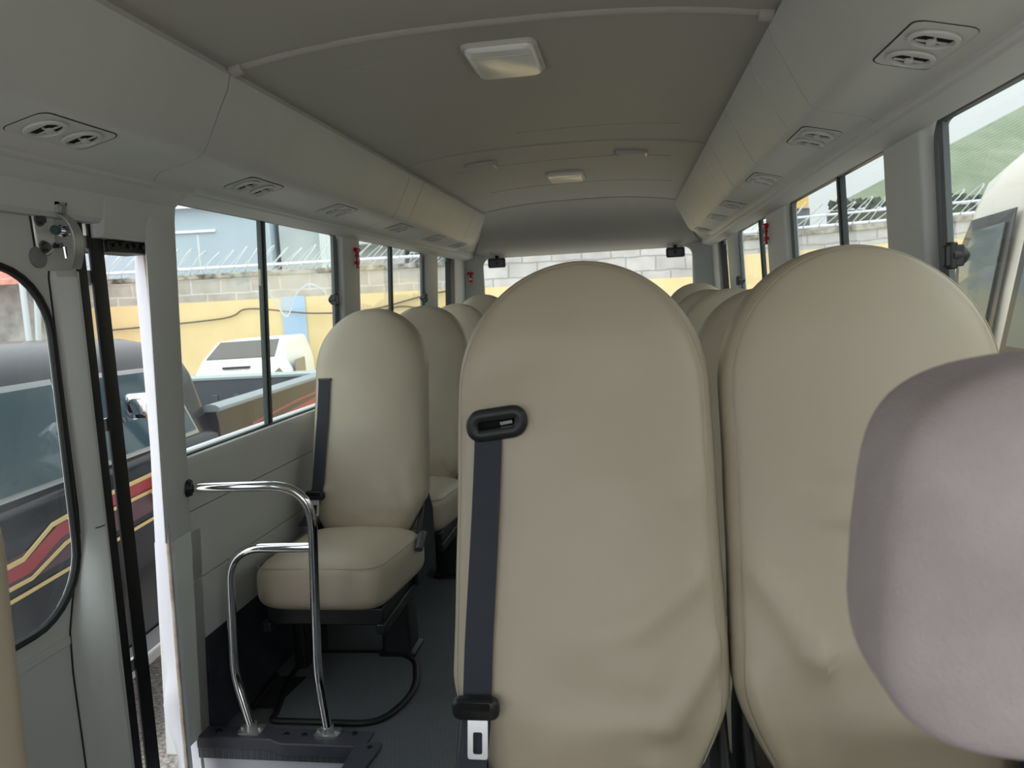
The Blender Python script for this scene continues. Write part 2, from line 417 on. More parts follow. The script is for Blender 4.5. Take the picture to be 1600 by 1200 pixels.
# rear dome over the rear window
DP = [(.626,1.800),(.622,1.786),(.613,1.768),(.622,1.735),(.645,1.694),(.668,1.648),(.685,1.615),(.698,1.596),(.712,1.5865),(.735,1.580),(.80,1.5645),(.818,1.558),(.830,1.547),(.836,1.535),(.842,1.529),(.90,1.60)]
rd = MB(); rings = []
prof = [(y, 1, d*.26/.275) for y, d in ((5.065,0),(5.16,.016),(5.26,.042),(5.34,.078),(5.40,.12),(5.455,.17),(5.51,.215),(5.58,.248),(5.65,.265),(5.72,.275))]
n = 28
for y, sc, dz in prof:
    r_ = []
    for k in range(n+1):
        u = -1+2*k/n; x = u*(.625+ (y-5.065)*.30)
        z = 1.786+.046*(1-abs(u)**2.6)*(1-dz/.27) - dz*(1.0-.12*abs(u)**6)
        dip = .0*math.exp(-((y-5.40)/.16)**2)*max(0, 1-abs(u)**8)
        r_.append((x, y, z+dip*.5))
    rings.append(r_)
rd.loft(rings, False, False)
struct(rd.build('trim_34', M['ceil'], angle=60))
ch = MB()   # cheeks closing the dome to the side walls
for s in (-1,1):
    rings = []
    for y, sc, dz in prof:
        p = (y-5.065)/.655; r_ = [(s*(.625+(y-5.065)*.30), y, 1.786-dz*.88)]
        for k, (x, z) in enumerate(DP[2:15]):
            xe = .825+.16*k/12; ze = 1.552-.02*k/12
            r_.append((s*(x+(xe-x)*p), y, z+(ze-z)*p))
        r_.append((s*.988, y, 1.535)); rings.append(r_)
    ch.loft(rings, False, False)
struct(ch.build('trim_35', M['ceil'], angle=60))
# rear wall with rounded window opening
rwz0, rwz1, rwx = .93, 1.535, .775
outer = [(-1.0,0),(1.0,0),(1.0,1.62),(-1.0,1.62)]
hole = [(x, (rwz0+rwz1)/2+z) for x, z in rrect(rwx, (rwz1-rwz0)/2, .07, 6)]
rb = MB()
def ring_wall(mb, hole, x0, x1, z0, z1, y0, y1, axis='y'):
    # wall plate with a hole, built as a fan of quads from hole to the outer rectangle
    cx = sum(p[0] for p in hole)/len(hole); cz = sum(p[1] for p in hole)/len(hole)
    out = []
    for x, z in hole:
        dx, dz = x-cx, z-cz
        t = min(((x1-cx)/dx if dx > 0 else (x0-cx)/dx) if abs(dx) > 1e-6 else 1e9, ((z1-cz)/dz if dz > 0 else (z0-cz)/dz) if abs(dz) > 1e-6 else 1e9)
        out.append((cx+dx*t, cz+dz*t))
    # make sure corners exist: snap nearest
    for c in ((x0,z0),(x0,z1),(x1,z0),(x1,z1)):
        i = min(range(len(out)), key=lambda i: (out[i][0]-c[0])**2+(out[i][1]-c[1])**2); out[i] = c
    n = len(hole)
    P = (lambda a, d: (a[0], d, a[1])) if axis == 'y' else (lambda a, d: (d, a[0], a[1]))
    rings = [[P(p, y1) for p in out],[P(p, y0) for p in out],[P(p, y0) for p in hole],[P(p, y1) for p in hole]]
    rings.append(rings[0])
    mb.loft(rings, True, False)
ring_wall(rb, hole, -1.0, 1.0, 0, 1.64, 5.72, 5.79)
struct(rb.build('wall_rear', M['plastic'], bevel=.006, angle=40))
wr = struct(empty('window_8'))
mb = MB(); mb.tube([(x, 5.735, z) for x, z in hole], 0, 8, True, flat=(.011,.012)); mb.build('window_frame', M['trimlt'], wr)
mb = MB(); mb.add([(x*1.0, 5.77, z) for x, z in hole], [tuple(range(len(hole)))]); mb.build('pane', M['glassr'], wr, smooth=False)
for k, (x0, x1) in enumerate(((-.18,-.14),(-.05,-.01),(.045,.06))):
    mb = MB(); mb.box(x0,x1,5.70,5.722,1.535,1.556); mb.build('clip', M['trimlt'], wr, bevel=.003)

# ------------------------------------------------------------------ overhead air ducts
def duct(s, joints, vents, label):
    root = thing('overhead_air_duct', label, 'air duct', group='overhead air ducts')
    ys = [YF]+joints+[5.07]
    for k in range(len(ys)-1):
        a_, b_ = ys[k]+(.0026 if k else 0), ys[k+1]-.0026
        mb = MB(); mb.loft([[(s*x,y,z) for x, z in DP] for y in (a_, b_)], True, True)
        mb.build('duct_panel', M['duct'], root, angle=28)
    bk = MB(); bk.loft([[(s*(x+.004),y,z+.004) for x, z in DP] for y in (YF+.01, 5.06)]); bk.build('duct_backing', M['seam'], root)
    # recess strokes between mouldings on the face
    for y in vents:
        nx, nz = s*.232, -.973   # normal of the sloping underside (outwards, down)
        up_ = Vector((-s*.973*s*s, 0, 0))
        base = Vector((s*.764, y, 1.5733)); ax = Vector((s*.972,0,-.232)); ay = Vector((0,1,0)); nn = Vector((-s*.232,0,-.972))
        e = MB(); pr = [base+ay*p[0]+ax*p[1] for p in rrect(.105,.047,.02,4)]
        e.prism([p+nn*-.002 for p in pr], nn*.0035)
        pln = e.build('air_vent', M['duct'], root, bevel=.0015)
        gl = MB(); gl.tube([p+nn*.0004 for p in [base+ay*q[0]+ax*q[1] for q in rrect(.106,.048,.02,4)]], .0011, 6, True); gl.build('vent_gap', M['seam'], pln)
        for d in (-.048, .048):
            c = base+ay*d+nn*.0015
            e = MB(); rings = []
            for rr, hh in ((.036,0),(.0385,.003),(.037,.006),(.031,.007),(.0295,.003),(.0295,-.004)):
                rings.append([c+ay*rr*math.cos(2*PI*k/24)+ax*rr*math.sin(2*PI*k/24)+nn*hh for k in range(24)])
            e.loft(rings, True, False)
            e.build('nozzle_ring', M['duct'], pln)
            e = MB(); e.add([c+ay*.030*math.cos(2*PI*k/24)+ax*.030*math.sin(2*PI*k/24)+nn*.0005 for k in range(24)], [tuple(range(24))]); e.build('nozzle_throat', M['hole'], pln, smooth=False)
            # eyelid shutter over part of the opening, hub and ribs
            e = MB(); lid = [c+ay*(.0305*math.cos(math.radians(a_)))+ax*(.0305*math.sin(math.radians(a_)))+nn*.0042 for a_ in range(122, 239, 9)]
            e.prism(lid, nn*.0014)
            e.obox(c+nn*.003+ay*.010, ay*.0012, ax*.024, nn*.0015); e.obox(c+nn*.003+ay*.010, ay*.019, ax*.0014, nn*.0015)
            e.cyl(c+nn*.002+ay*.008, c+nn*.007+ay*.008, .008, .007, 12)
            e.build('nozzle_louvre', M['duct'], pln)
    return root
def duct_dents(s, root, ys):
    for y in ys:
        mb = MB(); pts = [(s*(x-.0005),y,z) for x, z in DP[2:10]]
        mb.tube(pts, 0, 6, flat=(.0016,.004)); mb.build('duct_crease', M['duct'], root)
dl = duct(-1, [1.757,3.28,4.72], [1.372,2.14,2.785,3.56,4.245,4.87], 'grey air duct with paired vents above the entry door and the single seats')
dr = duct(1, [1.807,3.34,4.72], [1.35,2.07,2.78,3.55,4.1,4.88], 'grey air duct with paired vents above the window of the double seats')
duct_dents(-1, dl, [3.50]); duct_dents(1, dr, [2.05,2.55,3.05])

# ------------------------------------------------------------------ ceiling fittings
def ceiling_light(y0, y1, label):
    yc, hy = (y0+y1)/2, (y1-y0)/2
    r = thing('ceiling_light', label, 'ceiling light', (0, yc, 1.832), group='ceiling lights')
    b = MB(); b.loft([[(x,y,z) for x,y in rrect(.094*k,hy*k2,.025,5)] for z,k,k2 in ((.003,1,1),(-.006,1,1),(-.010,.97,.975))]); b.build('housing', M['trimlt'], r)
    l = MB(); l.loft([[(x,y,z) for x,y in rrect(.086*k,(hy-.008)*k2,.022,5)] for z,k,k2 in ((-.009,1,1),(-.017,.985,.985),(-.021,.93,.95))]); l.build('lens', M['lens'], r)
    q = MB(); q.box(-.075,.075,-hy*.55,-hy*.50,-.0225,-.0205); q.build('lens_ridge', M['trimlt'], r)
ceiling_light(1.905, 2.165, 'large white square ceiling light with ridged lens in the front ceiling panel')
ceiling_light(3.915, 4.19, 'small looking white ceiling light farther back, between two cover plates')
for xc, lab in ((-.338,'raised rectangular cover plate on the ceiling, on the single seat side'),(.33,'raised rectangular cover plate on the ceiling, on the double seat side')):
    z = arc_z(xc)
    r = thing('ceiling_cover_plate', lab, 'cover plate', (xc,3.50,z), group='ceiling cover plates')
    b = MB(); b.loft([[(x,y,zz) for x,y in rrect(.072*k,.055*k,.015,5)] for zz,k in ((.006,1),(-.012,.98),(-.016,.93))]); b.build('plate', M['ceil'], r)
    b = MB(); b.box(.060,.066,-.05,.03,-.0165,-.014); b.build('clip', M['lens'], r, bevel=.001)

# ------------------------------------------------------------------ emergency hammers
def hammer(loc, rz, label):
    r = thing('emergency_hammer', label, 'emergency hammer', loc, rz, group='emergency hammers'); r.scale = (.85,.85,.85)
    # local: x across, -y into the cabin, z up
    b = MB(); b.prism([(-.010,0,-.05),(.010,0,-.05),(.014,0,.03),(-.014,0,.03)], (0,-.008,0)); b.build('holder', mat('white_label', (238,232,232), .5), r, bevel=.002)
    b = MB(); b.tube([(-.026,-.016,.044),(.026,-.016,.044)], [.012,.010], 12); b.cyl((-.034,-.016,.044),(-.026,-.016,.044),.002,.008,10); b.build('hammer_head', M['red'], r)
    b = MB(); b.tube([(0,-.014,.04),(0,-.014,-.052)], .0085, 10); b.box(-.013,.013,-.022,0,-.030,-.014); b.box(-.013,.013,-.022,0,.008,.018); hh = b.build('handle', M['red'], r)
    b = MB(); b.box(-.0085,.0085,-.0245,-.020,-.014,.004); b.box(-.007,.007,-.0235,-.020,-.048,-.036); b.build('white_sticker', M['lens'], hh)
hammer((-.9065,3.335,1.43), PI/2, 'red emergency hammer on the pillar between the first two windows of the single seat side')
hammer((.9065,3.61-.10,1.435), -PI/2, 'red emergency hammer on the window pillar of the double seat side')
hammer((-.862,5.718,1.385), 0, 'small red emergency hammer on the rear wall beside the rear window')
# small mirrors at the rear window
for x, lab in ((-.654,'small black mirror at the top of the rear window, on the single seat side'),(.644,'small black mirror at the top of the rear window, on the double seat side')):
    r = thing('rear_window_mirror', lab, 'mirror', (x,5.69,1.487), group='rear window mirrors')
    b = MB(); b.loft([[(px*k,yy,pz*k) for px,pz in rrect(.066,.036,.014,5)] for yy,k in ((.0,.93),(-.012,1),(.03,.96))][0:2]+[[(px*.9,.03,pz*.85) for px,pz in rrect(.066,.036,.014,5)]]); b.build('mirror_shell', M['black'], r)
    b = MB(); b.cyl((0,.01,.03),(0,.024,.075),.013,.018,14); b.cyl((0,-.001,0),(0,-.016,0),.018,.012,14); b.build('mount', M['black'], r)
    b = MB(); b.prism([(px*.8,-.0135,pz*.62-.004) for px,pz in rrect(.066,.036,.008,4)], (0,-.001,0)); b.build('mirror_glass', mat('dull_mirror', (70,72,74), .25, .6), r)

# ------------------------------------------------------------------ seats
FOLDS_STD = [(-.02,.52,-.10,.44,.006,.016),(.10,.56,.15,.45,.007,.014),(.03,.50,.06,.43,.005,.012),(-.14,.56,-.19,.47,.006,.016),(.16,.62,.19,.50,.004,.02),(.02,.78,.12,.74,.003,.03)]
FOLDS_A = [(.17,.70,.05,.62,.0075,.022),(.20,.60,.12,.50,.010,.020),(.21,.52,.17,.43,.008,.015),(-.02,.62,.10,.56,.005,.030),(.02,.86,.16,.83,.004,.03),(-.17,.62,-.20,.52,.004,.015),(.10,.44,.19,.40,.009,.02),(-.05,.47,.08,.50,.005,.03),(-.20,1.0,-.08,1.05,-.004,.03)]
FOLDS_B = [(-.19,.72,-.10,.60,.009,.022),(-.10,.60,-.04,.44,.011,.020),(-.20,.56,-.16,.44,.008,.018),(-.08,.80,.10,.79,.006,.016),(.01,.825,.035,.80,.004,.010),(-.09,.84,-.05,.83,-.005,.014),(.02,.64,.16,.60,.005,.03),(-.02,.52,.12,.50,.006,.03)]
def seat_w(z, top):      # half width of the backrest
    a_, b_ = .214, .225
    if z > top-b_: return a_*math.sqrt(max(0, 1-((z-(top-b_))/b_)**2))
    w0 = a_
    if z < .85: w0 += .008*min(1, (.85-z)/.35)
    if z < .545: w0 -= .066*((.545-z)/.145)**1.5
    return w0
def seat_yf(z):          # front face offset (local y, seat faces -y)
    return .285*(z-1.0) if z < .98 else -.0057+.20*(z-.98)
TOP = 1.205
def backrest(folds, M_=72, seed=0):
    rings = []; zs = [.40+.01*k for k in range(0, 58)]
    zs += [.98+.245*math.sin(PI/2*k/26)*.918 for k in range(1, 27)]
    zs = sorted(set(round(min(z, TOP-.0004), 5) for z in zs))
    for z in zs:
        w_ = max(.004, seat_w(z, TOP)); t = (TOP-z)
        d = .068*min(1, .35+.65*math.sqrt(min(1, max(0, t)/.12)))
        if z < .5: d *= 1-.25*((.5-z)/.1)
        yc = seat_yf(z)+.068; ring = []
        for k in range(M_):
            a_ = 2*PI*k/M_; ca, sa = math.cos(a_), math.sin(a_); ex = 2/4.2
            x = w_*math.copysign(abs(ca)**ex, ca); yy = d*math.copysign(abs(sa)**ex, sa)
            y = yc+yy; zz = z
            if sa < 0:
                u = x/max(w_, .01); edge = max(0, 1-abs(u)**6)
                y -= .016*(1-u*u)*min(1, t/.15)
                for (x0,z0,x1,z1,am,wd) in folds:
                    dx, dz = x1-x0, z1-z0; tt = max(0, min(1, ((x-x0)*dx+(z-z0)*dz)/(dx*dx+dz*dz)))
                    q = math.hypot(x-x0-tt*dx, z-z0-tt*dz); y -= 1.5*am*math.exp(-(q/wd)**2)*min(1, .3+edge)
                y -= .005*noise.noise(Vector((x*7+seed, z*7, seed)))
            x += .0015*noise.noise(Vector((seed, z*9, x*3)))
            ring.append((x, y, zz))
        rings.append(ring)
    mb = MB(); mb.loft(rings); return mb
def seam_path(sgn=None):
    L = []; Rr = []
    for k in range(40):
        z = .44+(.985-.44)*k/39; L.append((seat_w(z,TOP)*.94, z))
    for k in range(1, 25):
        th = PI/2*k/24; L.append((.214*math.cos(th)*.94, .98+.225*math.sin(th)*.975))
    def p(x, z):
        return Vector((x, seat_yf(z)+.0105+(.012 if z > 1.1 else 0)*((z-1.1)/.1 if z > 1.1 else 0), z))
    return [p(-x, z) for x, z in L][:-1]+[p(x, z) for x, z in L[::-1]]
def belt_strip(path, wd=.0235, th=.0012):
    mb = MB(); rings = []
    for i, (x, y, z) in enumerate(path):
        rings.append([(x-wd,y-th,z),(x+wd,y-th,z),(x+wd,y+th,z),(x-wd,y+th,z)])
    mb.loft(rings); return mb
def pillow(sx, sy, sz, e1=.35, e2=.3, nu=48, nv=20, taper=0):
    rings = []; P = lambda c, e: math.copysign(abs(c)**e, c)
    for j in range(nv+1):
        v = -PI/2+PI*j/nv; cv, sv = max(1e-4, math.cos(v)), math.sin(v)
        rings.append([(sx*P(cv,e1)*P(math.cos(2*PI*k/nu),e2)*(1-taper*P(cv,e1)*P(math.sin(2*PI*k/nu),e2)), sy*P(cv,e1)*P(math.sin(2*PI*k/nu),e2), sz*P(sv,e1)) for k in range(nu)])
    mb = MB(); mb.loft(rings); return mb
def make_seat(label, loc, folds, guide=False, belt=-1, leg=.12, dz=0, seed=0, group=None, upright=0):
    r = thing('passenger_seat', label, 'seat', loc, 0, group)
    b = backrest(folds, seed=seed); b.v = [(x,y-upright*(z-1.0),z+dz) for x,y,z in b.v]
    bo = b.build('backrest', M['vinyl'], r, angle=60)
    sp = MB(); sp.tube([p+Vector((0,-.001-upright*(p.z-1.0),dz)) for p in seam_path()], .0009, 6); sp.build('seam', M['piping'], bo)
    # cushion
    c = pillow(.222, .245, .090, .56, .28, 56, 24, taper=-.05)
    cz_ = .362+dz-(.05 if dz > .06 else .008)
    c.v = [(x, y-.375, z+cz_ + (.018*(1-(x/.222)**2) if z > 0 else 0)-.03*((y+.245)/.49-.5)*1.0) for x,y,z in c.v]
    cu = c.build('cushion', M['vinyl'], r, angle=60)
    pp = []
    for x, y in rrect(.212, .235, .06, 6): pp.append(Vector((x*(1+.05*y/.245), y-.375, cz_+.066-.03*(y/.49))))
    sp = MB(); sp.tube(pp, .0016, 6, True); sp.build('seam', M['piping'], cu)
    # frame, pedestal, recliner
    fr = MB(); fr.box(-.19,.19,-.56,-.16,.235+dz,.292+dz); fr.box(-.20,-.17,-.58,-.12,.215+dz,.25+dz); fr.box(.17,.20,-.58,-.12,.215+dz,.25+dz)
    fr.build('seat_frame', M['black'], r, bevel=.006)
    lg = MB()
    lg.loft([[(leg+px*k, -.225+py*k, z) for px,py in rrect(.052,.062,.018,4)] for z,k in ((0,1.25),(.012,1.25),(.02,1.0),(.16,.95),(.24+dz,1.15))]); lg.build('leg', M['black'], r)
    l2 = MB(); sx_ = -1 if leg > 0 else 1
    l2.loft([[(sx_*.17+px, -.30+py, z) for px,py in rrect(.022,.10,.012,3)] for z in (.0,.02,.24+dz)]); l2.build('leg', M['black'], r)
    for s in (-1, 1):
        k = MB(); k.prism([(s*.194,.02,.24+dz),(s*.194,-.24,.24+dz),(s*.194,-.25,.36+dz),(s*.194,-.17,.40+dz),(s*.194,-.105,.48+dz),(s*.194,-.065,.54+dz),(s*.194,-.03,.54+dz),(s*.194,.02,.45+dz)], (s*.018,0,0)); k.build('recliner_bracket', M['black'], r, bevel=.006)
    k = MB(); k.tube(smoothpath([(.225*(1 if leg>0 else -1),-.17,.40+dz),(.235*(1 if leg>0 else -1),-.23,.42+dz),(.24*(1 if leg>0 else -1),-.30,.39+dz)],5), 0, 10, flat=(.011,.014)); k.build('recliner_lever', mat('dark_grey_plastic', (70,72,78), .5), r)
    # belt
    if belt:
        s = belt; path = []
        if guide:
            pts_ = [(-.150,.935),(-.152,.88),(-.156,.80),(-.162,.70),(-.168,.60),(-.172,.50),(-.178,.42),(-.185,.36)]
        else:
            pts_ = [(-.160,.955),(-.160,.88),(-.163,.78),(-.168,.66),(-.172,.58),(-.180,.53),(-.195,.48),(-.215,.44)]
        for x, z in pts_: path.append((s*-1*x if s > 0 else x, seat_yf(z)-.021+.010*abs(x/.214)**2-(.0 if z > .45 else .02), z+dz))
        path = [tuple(p) for p in smoothpath(path, 4)]
        bl = belt_strip(path, .0225 if guide else .021); bt = bl.build('seat_belt', M['web'], r, smooth=False)
        zt_ = .525 if guide else .545
        xi = -.170 if guide else -.176
        xi = xi if s < 0 else -xi; yt = seat_yf(zt_)-.028
        t = MB(); t.loft([[(xi+px*k, yt+yy, zt_+dz+pz*k) for px,pz in rrect(.037,.017,.013,5)] for yy,k in ((.010,.85),(.004,1),(-.006,1),(-.011,.86))]); tg = t.build('belt_tongue', M['black'], bt, angle=50)
        q = MB(); q.box(xi-.024,xi+.024,yt-.0125,yt-.0105,zt_+dz+.001,zt_+dz+.0125); q.build('tongue_slot', M['hole'], bt, smooth=False)
        q = MB()
        hole_ = [(x0, z0-.006) for x0, z0 in rrect(.0072,.015,.003,4)]; out_ = [(x0, z0) for x0, z0 in rrect(.0155,.028,.004,4)]
        A = [[(xi+.004+x0, yt+yy+.30*(z0-.02), zt_+dz-.040+z0) for x0, z0 in pp_] for pp_, yy in ((out_,-.012),(hole_,-.012),(hole_,-.009),(out_,-.009),(out_,-.012))]
        q.loft(A, True, False); q.build('latch_plate', M['latch'], bt)
        if guide:
            xg, zg = (-.135 if s < 0 else .135), .945; yg = seat_yf(zg)-.020
            t = MB(); path = [(xg+x0, yg-.004, zg+dz+z0+.006*x0/.05) for x0, z0 in rrect(.040,.016,.014,6)]
            t.tube(path, 0, 10, True, flat=(.011,.009)); g_ = t.build('belt_guide', M['black'], r)
            t = MB(); t.prism([(xg+x0, yg+.004, zg+dz+z0) for x0, z0 in rrect(.042,.018,.014,6)], (0,.006,0)); t.build('guide_back', M['hole'], g_)
            t = MB(); t.tube([(xg+.006,yg-.002,zg+dz),(xg+.026,yg-.002,zg+dz+.003)], .004, 8); t.build('guide_pin', M['chrome'], g_)
        else:
            t = MB(); t.box(path[0][0]-.024,path[0][0]+.024,path[0][1]-.002,path[0][1]+.012,path[0][2]-.004,path[0][2]+.002); t.build('belt_slit', M['thread'], r, smooth=False)
    return r
G = 'beige passenger seats'
sA = make_seat('large beige front row aisle seat with black belt guide and belt down one edge', (.2065,1.257,0), FOLDS_A, True, -1, -.12, .066, 1, G)
sB = make_seat('large beige front row window seat, partly covered by the blurred grey headrest', (.6500,1.257,0), FOLDS_B, True, 1, .12, .066, 5, G)
s1 = make_seat('beige single seat behind the chrome rail, its whole cushion and dark belt in view', (-.675,2.735,0), FOLDS_STD, False, -1, .13, 0, 3, G)
def dup(src, loc, label):
    c = copy_tree(src); c.location = loc; c['label'] = label; return c
dup(s1, (-.675,3.50,0), 'beige single seat directly behind the single seat with the visible belt')
dup(s1, (-.675,4.22,0), 'third beige single seat back along the single seat side, only its rounded top clear')
sR = make_seat('beige back row seat beside the rear window hammer, behind the single seats', (-.670,5.02,0), FOLDS_STD, False, -1, .13, .052, 9, G)
dup(sR, (.735,5.02,0), 'beige back row seat in the corner behind the double seats')
s2 = make_seat('beige window seat directly behind the large window seat, mostly hidden by it', (.655,2.0,0), FOLDS_STD, False, 1, -.13, .005, 13, G)
dup(s2, (.655,2.73,0), 'beige window seat third in the double rows, a curved slice of its top showing')
dup(s2, (.655,3.46,0), 'beige window seat fourth in the double rows, just a sliver of it showing')

# front passenger seat edge and driver seat
fp_ = make_seat('beige front seat edge at the lower corner, beside the entry door window', (-.606,.62,0), FOLDS_STD, False, 0, .12, -.02, 17, G, .25)
ds = thing('driver_seat', 'grey velour driver seat with large blurred headrest, in front of the window seat', 'driver seat', (.606,.52,0))
hr = pillow(.172, .058, .110, .40, .30, 72, 36)
hv = []
for x, y, z in hr.v:
    t = z/.110
    kx = 1 - .11*max(0, t+.2)**1.2 - .015*max(0, -t-.2)**1.5
    hv.append((x*kx-(.006*max(0,-t)), y+.02*t-.012*(1-(x/.172)**2), z+1.039+.012*(1-(x/.172)**2)*max(0,t)+.004*(x/.172)*max(0,-t)))
hr.v = hv
ho = hr.build('headrest', M['velour'], ds, angle=70)
for s in (-1,1):
    b = MB(); b.cyl((s*.04,.02,.74),(s*.04,0,1.0),.006,.006,12); b.build('headrest_post', M['chrome'], ds)
b = backrest([], 48); b.v = [(x*1.08, y+.06, .40+(z-.40)*.44) for x,y,z in b.v]; b.build('backrest', M['velour'], ds, angle=60)
c = pillow(.24,.24,.07,.42,.3); c.v = [(x,y-.37,z+.40) for x,y,z in c.v]; c.build('cushion', M['velour'], ds)
b = MB(); b.box(-.2,.2,-.56,-.14,0,.335); b.build('seat_base', M['black'], ds, bevel=.01)

# ------------------------------------------------------------------ chrome entry handrail
hrail = thing('entry_handrail', 'bent chrome tube handrail with two uprights beside the entry step', 'handrail', (-.71,1.975,0))
def rel(p): return (p[0]+.71, p[1]-1.975, p[2])
mainp = fillet([(-.948,1.94,.736),(-.60,1.99,.727),(-.632,2.0,.17),(-.598,1.962,.014)], [0,.125,.05,0], 10)
b = MB(); b.tube([rel(p) for p in mainp], .0138, 16); b.build('main_tube', M['chrome'], hrail)
p2 = fillet([(-.618,1.998,.545),(-.868,1.995,.545),(-.888,1.995,.165),(-.832,1.965,.014)], [0,.10,.05,0], 10)
b = MB(); b.tube([rel(p) for p in p2], .0138, 16); b.build('side_tube', M['chrome'], hrail)
for x, y in ((-.598,1.962),(-.832,1.965)):
    b = MB(); b.prism([(x+.71+px, y-1.975+py, .008) for px,py in rrect(.036,.026,.012,4)], (0,0,.006)); b.cyl(rel((x,y,.012)), rel((x,y,.03)), .020,.017,16)
    for q in (-1,1): b.cyl(rel((x+q*.026,y,.012)), rel((x+q*.026,y,.021)), .008,.008,6)
    b.build('foot_flange', M['steel'], hrail)
b = MB(); b.cyl(rel((-.940,1.935,.737)), rel((-.928,1.94,.7365)), .026,.022,18); b.build('wall_flange', M['black'], hrail)

# ------------------------------------------------------------------ floor hatch and dark side skirt
ht = thing('floor_hatch', 'dark floor hatch with raised rubber rim and slot beside the handrail', 'floor hatch', (-.65,2.2,0))
outl = fillet([(-.80,2.05,0),(-.80,2.02,0),(-.47,2.02,0),(-.405,2.20,0),(-.47,2.43,0),(-.60,2.47,0),(-.86,2.46,0),(-.86,2.30,0),(-.80,2.05,0)], [0,.02,.07,.10,.07,.06,.05,.05,0], 8)
outl = outl[:-1]
b = MB(); b.prism([(p.x+.65,p.y-2.2,.002) for p in outl], (0,0,.008)); b.build('hatch_panel', M['floorpat'], ht, smooth=False)
b = MB(); b.tube([(p.x+.65,p.y-2.2,.008) for p in outl], 0, 10, True, flat=(.008,.011)); b.build('rubber_rim', M['rubber'], ht)
b = MB(); b.prism([(-.885+.65,-.105,.0035),(-.82+.65,-.105,.0035),(-.80+.65,.08,.0035),(-.90+.65,.08,.0035)], (0,0,.008)); b.build('slot', M['hole'], ht, smooth=False)
b = MB(); b.tube([(-.895+.65,-.12,.013),(-.91+.65,.09,.013)], 0, 8, flat=(.006,.010)); b.cyl((-.885+.65,-.12,.01),(-.885+.65,-.12,.018),.008,.008,8); b.build('slot_edge', M['rubber'], ht)
bl = MB()
for s in (-1,1):
    rings = []
    y0 = 1.985 if s < 0 else .2
    for y in (y0, 5.70): rings.append([(s*.93,y,.0),(s*.955,y,.06),(s*.961,y,.27),(s*.966,y,.285),(s*.99,y,.285),(s*.99,y,.0)])
    m_ = MB(); m_.loft(rings); struct(m_.build('baseboard_left' if s < 0 else 'baseboard_right', M['navy'], bevel=.004))
# ------------------------------------------------------------------ entry door
dr_ = struct(empty('door_1'))
LX = -.94
win = [(1.02+px, .955+pz) for px, pz in rrect(.472, .378, .15, 8)]
dm = MB(); ring_wall(dm, win, .50, 1.60, -.33, 1.50, LX-.014, LX, 'x'); dm.build('door_panel', M['plastic'], dr_, bevel=.006, angle=40)
b = MB(); b.tube([(LX+.002, y, z) for y, z in win], 0, 8, True, flat=(.009,.009)); b.build('window_seal', M['rubber'], dr_)
b = MB(); b.add([(LX-.008, y, z) for y, z in win], [tuple(range(len(win)))]); b.build('pane', glass_mat('door_glass', (.80,.87,.86), .07, .03), dr_, smooth=False)
# raised grab pad, widening towards the bottom
zs = [1.324,1.31,1.0,.80,.745,.68,.60,.54,.45,.2,0,-.28,-.30]
yl = [1.508,1.505,1.508,1.511,1.508,1.488,1.462,1.445,1.44,1.445,1.455,1.46,1.47]
pr_ = []
for z, y in zip(zs, yl):
    d = .035 if z > .75 else .035+.045*min(1, (.75-z)/.2)
    if z in (1.324,-.30): d *= .6
    pr_.append([(LX,y,z),(LX+d*.45,y+.006,z),(LX+d*.9,y+.030,z),(LX+d,y+.042,z),(LX+d,(1.228-d)/.7675-.008,z),(LX+d*.8,(1.228-d*.8)/.7675-.002,z),(LX,1.600,z)])
b = MB(); b.loft(pr_); pd = b.build('grab_pad', M['plastic'], dr_, angle=32)
b = MB(); b.tube([(LX+.0005,y-.001,z) for z, y in zip(zs, yl)], .0022, 6); b.build('pad_gap', M['seam'], pd)
b = MB(); b.tube([(LX+.0352,1.515,.752),(LX+.0354,1.53,.750),(LX+.0352,1.545,.750)], .0012, 6); b.build('pad_joint', M['seam'], pd)
b = MB(); b.obox((LX+.002,1.0,.525), (.003,0,0), (0,.44,0), (0,0,.010)); b.build('moulded_rib', M['plastic'], dr_, bevel=.004)
for y0, y1 in ((1.588,1.630),(1.647,1.696)):
    b = MB(); b.loft([[(LX-.004+px, (y0+y1)/2+py, z) for px,py in rrect(.004,(y1-y0)/2,.003,4)] for z in (-.36,1.443)]); b.build('rubber_seal', M['rubber'], dr_)
b = MB()
for z in (1.38,1.30,.95,.35,.0): b.box(LX-.016,LX-.006,1.616,1.658,z,z+.03)
b.box(LX-.006,LX+.002,1.640,1.690,1.443,1.449); b.build('hinge_strip', M['steel'], dr_)
b = MB(); b.cyl((LX,1.478,1.352),(LX+.006,1.478,1.352),.0225,.0225,28); b.cyl((LX+.006,1.478,1.352),(LX+.009,1.478,1.352),.0225,.017,28); b.build('screw_cap', mat('grey_cap', (128,130,130), .5), dr_)
